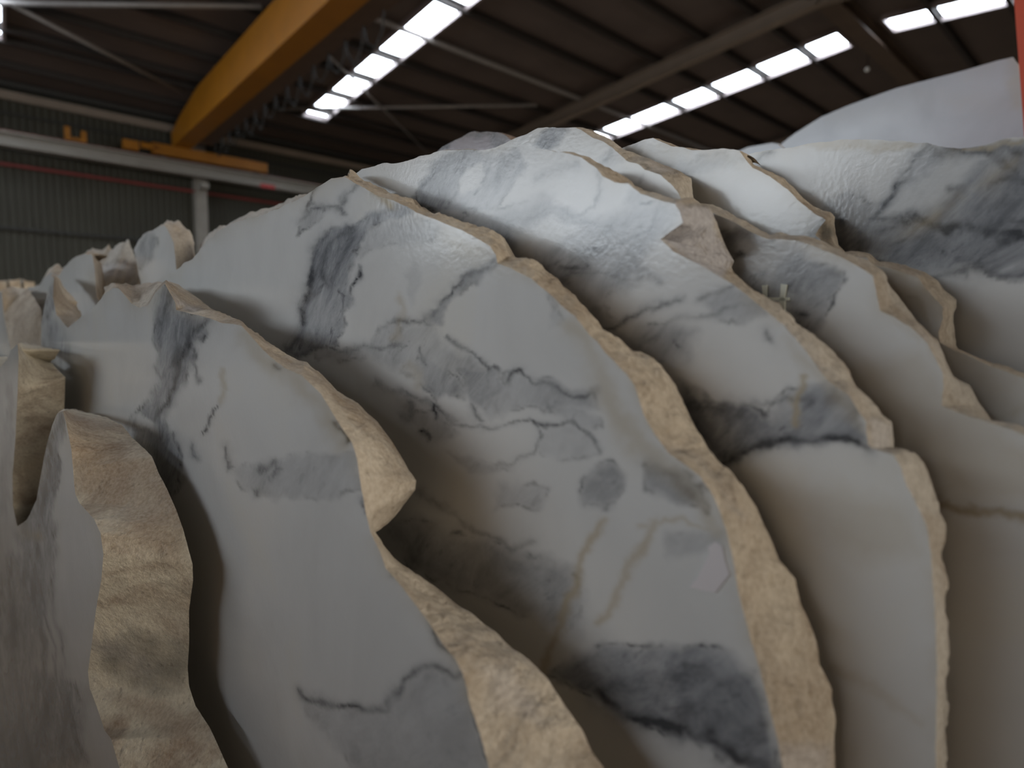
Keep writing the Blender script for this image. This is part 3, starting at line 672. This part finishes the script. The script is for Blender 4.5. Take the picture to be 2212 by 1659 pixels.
eC = [('tp', [(1060, 500), (1115, 560), (1150, 575), (1100, 580), (1070, 540)], 0.7, 12), ('tp', [(1440, 960), (1540, 1000), (1620, 1080), (1560, 1060)], 0.45, 20), ('tp', [(1570, 1090), (1640, 1110), (1670, 1200), (1620, 1230)], 0.35, 30),
      ('tp', [(1640, 1420), (1790, 1480), (1800, 1660), (1690, 1660)], 0.75, 40), ('p', [(1670, 1600), (1800, 1610), (1800, 1700), (1690, 1700)], 0.4, 30), ('v', [(1430, 970), (1490, 990), (1540, 1040), (1600, 1120)], 0.4, 4)]
rootC, orgC = slab(dC, 0.032, C_, down(dC, C_[-1][:2]), [(2.7, 0.09)], mC, 'large central marble slab, dark grey vein forking across white face, long tan edge', 4.1, emarks=eC, edge_m=marble_edge('marble_break_tan', 4.1, (0.66, 0.58, 0.47), (0.38, 0.295, 0.215)), step=4.5, rough=0.0036, rim=0.28, jit=0.8)

# --- slab D
dD = 0.209
D_ = [(-60, 640), (0, 640), (60, 625), (100, 612), (150, 590), (180, 562, 190, 539), (200, 585, 225, 534), (212, 612, 255, 530), (225, 640, 280, 516), (245, 680, 292, 560), (300, 660), (303, 610), (298, 583), (290, 540), (300, 515), (320, 500), (355, 484, 360, 480), (366, 500, 388, 485),
      (374, 520, 410, 499), (377, 540, 419, 520), (380, 572, 421, 550), (385, 610, 428, 580), (400, 640, 440, 600), (430, 600, 432, 524), (455, 540, 470, 488), (500, 500, 530, 467), (570, 470, 600, 440), (640, 436, 640, 424), (700, 408), (755, 381), (783, 364), (821, 354), (870, 348), (913, 337),
      (943, 329), (984, 326), (1011, 323), (1046, 323), (1073, 318), (1120, 318), (1156, 321), (1206, 326), (1256, 341), (1288, 362), (1300, 381), (1326, 396, 1344, 394), (1356, 401, 1362, 398), (1386, 420), (1426, 431), (1458, 438, 1505, 440),
      (1468, 455, 1530, 456), (1474, 480, 1545, 495), (1446, 500, 1556, 520), (1428, 514, 1570, 548), (1456, 541, 1577, 566), (1496, 566, 1572, 582), (1536, 587, 1580, 592), (1575, 612, 1598, 606), (1612, 636, 1618, 626), (1650, 668, 1658, 656), (1690, 701, 1698, 688), (1720, 733, 1743, 714),
      (1745, 768, 1780, 742), (1775, 805, 1822, 788), (1796, 830, 1845, 828), (1837, 858, 1872, 860), (1859, 895, 1903, 893), (1873, 912, 1921, 906), (1877, 961, 1929, 961), (1885, 970, 1926, 975), (1932, 984, 1969, 980), (1951, 1009, 1991, 1002), (1962, 1047, 2006, 1046), (1982, 1085, 2021, 1090),
      (2002, 1130, 2026, 1138), (2012, 1204, 2028, 1220), (2017, 1314, 2028, 1330), (2021, 1450, 2030, 1450), (2024, 1659, 2031, 1659), (2025, 1720, 2032, 1720)]
mD = [('p', [(940, 345), (1010, 325), (1120, 322), (1132, 360), (1100, 395), (1065, 440), (1010, 462), (930, 455), (905, 445), (915, 400), (925, 370)], 0.62, 14), ('p', [(1000, 372), (1035, 350), (1048, 370), (1025, 400), (985, 425), (975, 410)], -0.75, 10),
      ('v', [(943, 350), (933, 385), (908, 425), (900, 445)], 0.6, 4), ('v', [(990, 375), (975, 410), (965, 440)], 0.55, 3.5), ('v', [(1055, 360), (1040, 390), (1010, 420)], 0.6, 4), ('v', [(1090, 340), (1070, 370), (1060, 400)], 0.45, 6),
      ('p', [(900, 455), (1010, 450), (1100, 440), (1180, 430), (1260, 465), (1400, 435), (1475, 445), (1430, 510), (1390, 600), (1300, 640), (1200, 610), (1120, 580), (1000, 500)], 0.46, 36),
      ('v', [(1100, 480), (1180, 462), (1240, 472), (1280, 440), (1300, 390), (1290, 365)], 0.5, 4.5), ('v', [(1115, 585), (1200, 570), (1260, 552), (1330, 530), (1390, 490), (1420, 440)], 0.45, 4.5), ('v', [(1160, 470), (1230, 480), (1300, 490)], 0.4, 4),
      ('p', [(1370, 400), (1440, 425), (1470, 450), (1440, 500), (1370, 490), (1350, 430)], 0.35, 18), ('v', [(1210, 580), (1240, 592), (1270, 585)], 0.7, 6), ('v', [(1370, 570), (1390, 590), (1425, 605)], 0.55, 5), ('v', [(1290, 710), (1340, 690), (1400, 660), (1470, 648)], 0.55, 5),
      ('p', [(1520, 640), (1570, 612), (1620, 640), (1660, 680), (1600, 700), (1540, 690)], 0.42, 24), ('v', [(1510, 640), (1550, 618), (1590, 615)], 0.4, 6), ('p', [(1290, 720), (1400, 700), (1500, 720), (1480, 780), (1380, 770)], 0.45, 36), ('p', [(1200, 600), (1300, 640), (1340, 700), (1280, 690)], 0.35, 30), ('p', [(1110, 500), (1200, 480), (1250, 500), (1180, 540), (1120, 550)], -0.35, 20), ('p', [(1230, 400), (1290, 400), (1270, 450), (1200, 450)], -0.3, 20), ('v', [(1150, 640), (1250, 600), (1330, 590)], 0.4, 4), ('v', [(1160, 380), (1200, 370), (1250, 345)], 0.35, 8), ('v', [(1380, 740), (1460, 700), (1560, 670), (1650, 660)], 0.3, 6),
      ('v', [(1455, 748), (1462, 755)], 0.8, 4), ('v', [(1660, 725), (1668, 733)], 0.5, 5),
      ('p', [(1460, 830), (1550, 870), (1650, 895), (1700, 845), (1780, 830), (1850, 860), (1885, 950), (1800, 962), (1700, 962), (1620, 970), (1590, 1000), (1540, 990), (1490, 930)], 0.72, 26), ('p', [(1640, 860), (1720, 840), (1720, 890), (1660, 910)], -0.3, 22),
      ('v', [(1560, 1000), (1620, 965), (1700, 940), (1800, 946), (1878, 958)], 0.95, 9), ('v', [(1560, 900), (1640, 880), (1700, 868), (1750, 862)], 0.5, 5), ('v', [(1500, 870), (1560, 880), (1600, 900)], 0.6, 10),
      ('t', [(1740, 810), (1720, 860), (1715, 905)], 0.7, 7), ('tp', [(1700, 730), (1760, 760), (1850, 850), (1880, 930), (1820, 900), (1760, 820)], 0.35, 30), ('tp', [(2010, 1200), (1860, 1220), (1700, 1100), (1650, 1000), (1800, 1050), (1960, 1100)], 0.22, 60), ('t', [(1800, 1440), (1900, 1500), (1990, 1560)], 0.2, 10),
      ('p', [(292, 540), (320, 500), (335, 520), (305, 580)], 0.4, 12)]
eD = [('p', [(190, 570), (290, 550), (290, 600), (230, 610)], 0.5, 16), ('p', [(1450, 435), (1530, 450), (1585, 560), (1560, 595), (1500, 580), (1430, 510)], 0.9, 16), ('tp', [(1790, 810), (1860, 860), (1900, 900), (1880, 960), (1850, 880)], 0.5, 20), ('p', [(1885, 900), (1925, 910), (1925, 975), (1885, 965)], 0.4, 12),
      ('v', [(1700, 705), (1760, 775), (1830, 850)], 0.5, 3)]
mdE = marble_edge('marble_break_pinkish', 5.5, (0.62, 0.58, 0.52), (0.44, 0.36, 0.28))
slab(dD, 0.032, D_, down(dD, D_[-1][:2], 0.0), [(2.7, 0.09)], mD, 'marble slab behind the central one with bluish veined face, dark band and straight right edge', 5.5, emarks=eD, step=5, rough=0.0026, rim=0.25, edge_m=mdE)

# --- slab E, with the scrap of fibre mesh
dE = 0.248
E_ = [(-60, 650), (300, 640), (420, 590), (600, 500), (800, 420), (960, 360), (1040, 335), (1080, 311), (1108, 298), (1136, 287), (1161, 276), (1241, 275), (1262, 286, 1272, 288), (1300, 306, 1306, 304), (1322, 322, 1332, 317), (1350, 346, 1383, 336), (1380, 356, 1421, 350), (1394, 368, 1450, 357), (1430, 376, 1475, 368),
      (1450, 394, 1494, 383), (1466, 418, 1497, 405), (1474, 440, 1500, 430), (1500, 452, 1512, 438), (1525, 452, 1532, 441), (1548, 462, 1553, 449), (1585, 478, 1592, 472), (1618, 497, 1624, 491), (1660, 513, 1664, 509), (1715, 517, 1718, 513), (1763, 531, 1766, 526), (1800, 549, 1803, 543), (1845, 572, 1850, 565),
      (1884, 596, 1896, 590), (1890, 640, 1920, 615), (1897, 668, 1950, 651), (1935, 684, 1977, 693), (1968, 706, 1994, 716), (2002, 742, 2026, 754), (2022, 778, 2044, 794), (2034, 805, 2058, 815), (2036, 840, 2090, 832), (2031, 877, 2120, 878), (2086, 900, 2143, 914), (2142, 917, 2152, 918), (2189, 929, 2193, 928), (2212, 939, 2215, 938), (2290, 975, 2292, 974)]
mE = [('p', [(1165, 284), (1218, 279), (1200, 300), (1180, 325), (1150, 322), (1155, 300)], 0.8, 12), ('v', [(1335, 315), (1315, 335), (1300, 350)], 0.7, 4), ('p', [(1290, 340), (1335, 320), (1330, 350), (1290, 370)], 0.35, 14), ('v', [(1370, 410), (1400, 415)], 0.6, 5), ('v', [(1380, 375), (1382, 390)], 0.3, 4),
      ('p', [(1545, 470), (1620, 502), (1700, 530), (1800, 560), (1835, 590), (1800, 650), (1745, 745), (1700, 745), (1620, 650), (1580, 600)], 0.62, 20), ('p', [(1600, 520), (1700, 540), (1660, 580), (1580, 590), (1560, 560)], -0.35, 20), ('v', [(1575, 535), (1590, 550), (1575, 560)], 0.6, 7),
      ('v', [(1700, 610), (1720, 595), (1715, 620)], 0.5, 10), ('v', [(1725, 670), (1735, 665)], 0.6, 8), ('v', [(1640, 500), (1700, 515), (1740, 525)], 0.35, 6), ('v', [(1620, 650), (1660, 690), (1690, 720)], 0.5, 9),
      ('tp', [(1890, 600), (1930, 690), (1985, 720), (1990, 750), (1900, 680)], 0.3, 14), ('tp', [(1850, 800), (1990, 760), (2050, 850), (2212, 950), (2300, 1010), (2300, 1110), (2100, 1090), (2000, 1000), (1900, 900)], 0.30, 50),  # second patch paints the brown reflection of the slab in front
      ('v', [(2020, 1088), (2100, 1098), (2150, 1110), (2220, 1128), (2320, 1145)], 0.45, 5), ('t', [(2020, 1088), (2100, 1100), (2150, 1112), (2220, 1130), (2320, 1150)], 0.6, 9)]
eE = [('p', [(1380, 345), (1420, 350), (1460, 370), (1420, 372), (1390, 360)], 0.4, 12), ('tp', [(1400, 345), (1475, 365), (1497, 385), (1470, 385)], 0.6, 10), ('tp', [(2000, 800), (2140, 914), (2090, 895), (2030, 860)], 0.5, 20), ('p', [(1975, 690), (2010, 730), (2030, 770), (2000, 745)], 0.3, 12)]
tailE = [(-0.30, -0.10), (-0.42, -0.35), (-0.45, -0.9), (-0.40, ZB), (2.7, ZB)]
rootE, orgE = slab(dE, 0.030, E_, tailE, [(2.7, 0.10)], mE, 'marble slab with a scrap of pale mesh stuck on its grey patch', 6.7, emarks=eE, step=5.5, rough=0.0020, rim=0.3, edge_m=mdE)

# --- slab F
dF = 0.286
F_ = [(-60, 650), (600, 520), (900, 400), (1150, 345), (1290, 330), (1343, 316), (1380, 305), (1413, 299), (1446, 318), (1494, 324), (1543, 322), (1584, 320), (1597, 325), (1610, 342, 1613, 340), (1625, 364, 1629, 361), (1662, 380, 1667, 377), (1700, 408, 1707, 406), (1722, 430, 1730, 428),
      (1748, 452, 1756, 448), (1776, 468, 1796, 458), (1782, 474, 1804, 468), (1770, 490, 1801, 482), (1760, 506, 1806, 508), (1785, 528, 1812, 530), (1815, 552, 1830, 546), (1846, 552, 1850, 546), (1876, 556, 1880, 549), (1890, 572, 1896, 563), (1940, 584, 1945, 577), (1984, 600, 1988, 590),
      (2000, 625, 2022, 612), (2020, 650, 2041, 632), (2035, 665, 2065, 650), (2038, 690, 2066, 670), (2030, 715, 2057, 698), (2032, 740, 2060, 745), (2060, 756, 2065, 755), (2087, 768, 2090, 767), (2141, 790, 2143, 789), (2212, 815, 2214, 814), (2300, 850, 2302, 849)]
mF = [('p', [(1762, 500), (1780, 476), (1800, 480), (1806, 520), (1800, 545), (1765, 535), (1745, 520)], 0.9, 12), ('v', [(1755, 515), (1775, 500), (1770, 530)], 0.8, 9), ('p', [(1370, 385), (1400, 360), (1500, 345), (1570, 330), (1600, 335), (1560, 365), (1460, 380), (1390, 410)], 0.30, 24), ('p', [(1340, 320), (1380, 312), (1370, 345), (1345, 350)], 0.35, 14),
      ('tp', [(1840, 560), (1900, 570), (2000, 620), (2010, 700), (1900, 640)], 0.35, 20), ('p', [(1900, 610), (1990, 640), (2010, 720), (1940, 680)], 0.25, 24), ('p', [(1985, 618), (2040, 650), (2045, 690), (2020, 705), (1995, 660)], -0.3, 8), ('tp', [(1440, 310), (1600, 325), (1640, 370), (1560, 350)], 0.3, 20)]
eF = [('dp', [(1770, 480), (1806, 490), (1806, 530), (1780, 530)], 0.8, 10), ('tp', [(1730, 430), (1800, 460), (1790, 470)], 0.6, 12)]
tailF = [(-0.30, -0.06), (-0.50, -0.30), (-0.55, -0.9), (-0.5, ZB), (2.7, ZB)]
slab(dF, 0.030, F_, tailF, [(2.7, 0.10)], mF, 'creamy white marble slab with a flat topped crest and black spot at its notch', 7.9, emarks=eF, step=6, rough=0.0018, rim=0.5, rimw=26)

# --- slab G: dark veined one on the right
dG = 0.324
G_ = [(-60, 650), (600, 560), (1000, 470), (1300, 420), (1500, 370), (1600, 345), (1614, 335), (1653, 326), (1693, 321), (1761, 307), (1815, 301), (1883, 302), (1951, 301), (1978, 307), (2000, 305), (2027, 315), (2073, 319), (2127, 312), (2154, 302), (2187, 295), (2212, 294), (2300, 285)]
mG = [('p', [(1995, 300), (2212, 300), (2400, 330), (2400, 640), (2212, 610), (2080, 585), (1960, 590), (1850, 555), (1800, 520), (1780, 455), (1830, 425), (1880, 430), (1940, 405), (1960, 375), (1980, 335)], 0.66, 26), ('p', [(1890, 470), (1960, 400), (2060, 350), (2140, 335), (2080, 390), (2020, 440), (1950, 474), (1900, 482)], -0.45, 26),
      ('p', [(1810, 420), (1880, 425), (1900, 450), (1860, 480), (1800, 470)], -0.2, 18),
      ('v', [(2005, 308), (1985, 335), (1962, 375), (1950, 390), (1925, 418)], 0.9, 9), ('v', [(1925, 418), (1890, 450), (1880, 468), (1905, 478), (1950, 472), (1990, 462), (2010, 472), (2050, 490), (2100, 505), (2160, 512), (2220, 512), (2300, 515)], 1.0, 9), ('v', [(1850, 540), (1880, 512), (1930, 490), (1985, 470)], 0.7, 6),
      ('v', [(2110, 500), (2160, 492), (2220, 486)], 0.6, 9), ('v', [(1925, 530), (1960, 515), (2005, 505)], 0.4, 4), ('v', [(1985, 600), (2050, 592), (2100, 588), (2220, 590)], 0.6, 6), ('v', [(2050, 320), (2100, 330), (2150, 320), (2200, 322)], 0.8, 8), ('v', [(2150, 335), (2160, 360), (2195, 370)], 0.7, 7),
      ('v', [(2000, 320), (2040, 340), (2060, 335)], 0.5, 7), ('v', [(2055, 405), (2075, 400)], 0.6, 8), ('v', [(2140, 400), (2180, 385), (2212, 390)], 0.6, 9), ('v', [(1620, 350), (1640, 340), (1660, 332)], 0.7, 6), ('v', [(1810, 470), (1830, 475)], 0.7, 7), ('v', [(2048, 540), (2055, 545)], 0.6, 6), ('v', [(1850, 420), (1880, 430)], 0.4, 8),
      ('tp', [(1660, 318), (1770, 300), (1980, 300), (1970, 322), (1880, 330), (1760, 325)], 0.55, 12), ('tp', [(2020, 312), (2080, 315), (2212, 292), (2212, 305), (2100, 325)], 0.6, 8)]
tailG = [(-0.30, 0.14), (-0.60, 0.05), (-0.75, -0.4), (-0.75, ZB), (2.7, ZB)]
slab(dG, 0.030, G_, tailG, [(2.7, 0.10)], mG, 'far right marble slab with broad dark grey veining under a cream top edge', 9.3, step=6.5, rough=0.0016, rim=0.4)

# --- slab behind: brown crusted crest peeping out left of the mid slabs
dI = 0.368
I_ = [(-60, 650), (600, 560), (860, 400), (925, 345), (946, 323), (960, 312), (984, 298), (1005, 289), (1025, 284), (1050, 283), (1075, 287), (1092, 293), (1110, 310), (1140, 345), (1300, 400), (1700, 420), (2300, 420)]
mI = [('dp', [(930, 330), (990, 290), (1050, 280), (1100, 290), (1085, 305), (1040, 296), (1000, 302), (960, 325)], 0.7, 8), ('dp', [(1040, 290), (1100, 292), (1090, 320), (1060, 315)], 0.6, 10)]
fI = marble_face('rusty_marble_face', (0.36, 0.31, 0.33), 3.3)
slab(dI, 0.030, I_, [(-0.6, 0.05), (-0.6, ZB), (2.7, ZB)], [(2.7, 0.06)], mI, 'brown crusted dark crest of a slab peeping out behind the middle of the row', 11.1, step=7, rough=0.0016, rim=0.15, rimw=14, face_m=fI,
     edge_m=marble_edge('rusty_edge', 2.2, (0.25, 0.16, 0.13), (0.12, 0.06, 0.045)))

# timber bearers under the row
for k, sy in enumerate((0.55, 2.2)):
    a = world([[sy, 0]], 0.0)[0]; mbv = MB((a[0], a[1], 0))
    n2 = NS[:2]; s2 = SD[:2]
    bv = []
    for z in (0, ZB+CAM[2]-0.012):
        for (u, v_) in ((-0.1, -0.06), (0.75, -0.06), (0.75, 0.06), (-0.1, 0.06)): bv.append((n2[0]*u+s2[0]*v_, n2[1]*u+s2[1]*v_, z))
    o = link_mesh('timber_bearer', bv, [(0, 3, 2, 1), (4, 5, 6, 7), (0, 1, 5, 4), (1, 2, 6, 5), (2, 3, 7, 6), (3, 0, 4, 7)], plain('timber', (0.35, 0.24, 0.14), 0.8, 0, 0.3, 20))
    o.location = (a[0], a[1], 0)
    tag(o, 'squared timber bearer on the floor under the %s ends of the slab row' % ('near', 'far')[k], 'beam', 'timber bearers'); o['kind'] = 'thing'

# scrap of fibre mesh on slab E
m_net = plain('fibre_mesh', (0.88, 0.92, 0.82), 0.6, 0, 0.1, 60)
nv, nf = [], []
def strand(pts, wds):
    P = pl(pts, dE-0.0012); W = world(P, dE-0.0012)
    for i in range(len(pts)):
        t = pts[min(i+1, len(pts)-1)][0]-pts[max(i-1, 0)][0], pts[min(i+1, len(pts)-1)][1]-pts[max(i-1, 0)][1]
        L = math.hypot(*t); nx, ny = -t[1]/L, t[0]/L; h = wds[i]*0.72
        a = world(pl([(pts[i][0]+nx*h, pts[i][1]+ny*h)], dE-0.0012), dE-0.0012)[0]; b_ = world(pl([(pts[i][0]-nx*h, pts[i][1]-ny*h)], dE-0.0012), dE-0.0012)[0]
        nv.extend([a-orgE, b_-orgE, b_-orgE+NS*0.001, a-orgE+NS*0.001])
    n0 = len(nv)-4*len(pts)
    for i in range(len(pts)-1):
        for k in range(4): nf.append((n0+4*i+k, n0+4*i+(k+1) % 4, n0+4*i+4+(k+1) % 4, n0+4*i+4+k))
    nf.append((n0, n0+3, n0+2, n0+1)); e = n0+4*(len(pts)-1); nf.append((e, e+1, e+2, e+3))
strand([(1651, 616), (1652, 640), (1650, 665), (1648, 700)], [8, 6, 8, 6]); strand([(1693, 614), (1690, 640), (1688, 665), (1690, 695), (1688, 740)], [9, 7, 10, 8, 8])
strand([(1610, 644), (1650, 646), (1690, 646), (1704, 646)], [3, 5, 5, 4]); strand([(1640, 684), (1686, 684), (1705, 681)], [4, 5, 4]); strand([(1612, 620), (1610, 660)], [5, 5])
link_mesh('fibre_mesh', nv, nf, m_net, rootE)
# pale torn film stuck to the central slab
fm, fnt, fb = mat('torn_film'); fb.inputs['Base Color'].default_value = (0.80, 0.76, 0.78, 1); fb.inputs['Roughness'].default_value = 0.35
pp = [(1490, 1268), (1504, 1252), (1518, 1226), (1532, 1196), (1530, 1182), (1545, 1170), (1560, 1180), (1566, 1212), (1576, 1240), (1560, 1262), (1546, 1280), (1520, 1276)]
ctr = (1540, 1232); lv = []
for lift in (0.0001, 0.0004):
    for k, p in enumerate(pp): lv.append(world(pl([p], dC-lift), dC-lift)[0]-orgC)
lv.append(world(pl([ctr], dC-0.0004), dC-0.0004)[0]-orgC); n = len(pp)
lf = [(i, (i+1) % n, n+(i+1) % n, n+i) for i in range(n)]+[(n+i, n+(i+1) % n, 2*n) for i in range(n)]
link_mesh('torn_film', lv, lf, fm, rootC)['label'] = 'pale torn scrap'

# slabs on the next rack behind, and its red post
m_pw = marble_face('plain_white_marble', (0.50, 0.52, 0.56), 8.8)
dH = 1.15
H_ = [(1400, 380), (1640, 330), (1685, 313), (1720, 286), (1775, 252), (1829, 229), (1937, 190), (2073, 155), (2154, 131), (2188, 123), (2200, 140), (2207, 200), (2213, 290), (2216, 420)]
sH = pl([H_[-1][:2]], dH)[0]
slab(dH, 0.04, H_, [(sH[0], -0.6), (sH[0], ZB), (1.6, ZB)], [(1.6, 0.15)], [('t', [(1800, 250), (1950, 215), (2100, 210), (2200, 230)], 0.10, 30), ('tp', [(2170, 120), (2230, 120), (2230, 250), (2190, 240)], 0.35, 20)], 'tall plain white slab with a straight sloping top on the rack by the red post', 12.4,
     'white slabs on the rack behind', step=9, rough=0.002, rim=0.1, face_m=m_pw, jit=0.1)
dJ = 1.08
J_ = [(1400, 380), (1560, 335), (1600, 324), (1614, 318), (1666, 309), (1680, 311), (1690, 320), (1720, 380)]
sJ = pl([J_[-1][:2]], dJ)[0]
slab(dJ, 0.03, J_, [(sJ[0]-0.2, -0.3), (sJ[0]-0.2, ZB), (1.5, ZB)], [(1.5, 0.10)], [], 'low white slab corner showing in front of the tall plain white slab', 13.4, 'white slabs on the rack behind', step=9, rough=0.002, rim=0.1, face_m=m_pw, jit=0.1)
m_rp = plain('red_rack_paint', (0.62, 0.075, 0.025), 0.45, 0, 0.15, 8)
dP = 1.02
def wpt(px, dd): return world(pl([px], dd), dd)[0]
top_ = wpt((2186, -60), dP); mid = wpt((2213, 300), dP); dirv = (mid-top_)/np.linalg.norm(mid-top_)
foot = top_+dirv*((0.0-top_[2])/dirv[2])
px_w = 0.07
t_ = thing('rack_post', 'red painted steel rack post leaning at the right border beside white slab', 'post', tuple(foot))
def post(name, cx, w_, n_, parent, base, a, b_):
    v = []
    off = -SD*cx
    for p in (a, b_):
        for (i, j) in ((0, 0), (1, 0), (1, 1), (0, 1)): v.append(p+off-SD*w_*i+NS*n_*j-base)
    return link_mesh(name, v, [(0, 3, 2, 1), (4, 5, 6, 7), (0, 1, 5, 4), (1, 2, 6, 5), (2, 3, 7, 6), (3, 0, 4, 7)], m_rp, parent)
post('upright', 0.0, 0.09, 0.05, t_, foot, foot, top_-dirv*0.25)
bb = []
for (u, v_, z) in ((-0.5, -0.12, 0), (0.75, -0.12, 0), (0.75, 0.12, 0), (-0.5, 0.12, 0), (-0.5, -0.12, 0.13), (0.75, -0.12, 0.13), (0.75, 0.12, 0.13), (-0.5, 0.12, 0.13)):
    bb.append(NS*u-SD*(v_+0.03)+np.array([0, 0, z]))
link_mesh('base_beam', bb, [(0, 3, 2, 1), (4, 5, 6, 7), (0, 1, 5, 4), (1, 2, 6, 5), (2, 3, 7, 6), (3, 0, 4, 7)], m_rp, t_)


SC.cycles.use_denoising = True
SC.cycles.use_adaptive_sampling = True; SC.cycles.adaptive_threshold = 0.02
SC.cycles.max_bounces = 6; SC.cycles.diffuse_bounces = 4; SC.cycles.glossy_bounces = 3
SC.cycles.caustics_reflective = False; SC.cycles.caustics_refractive = False
SC.cycles.sample_clamp_indirect = 6.0
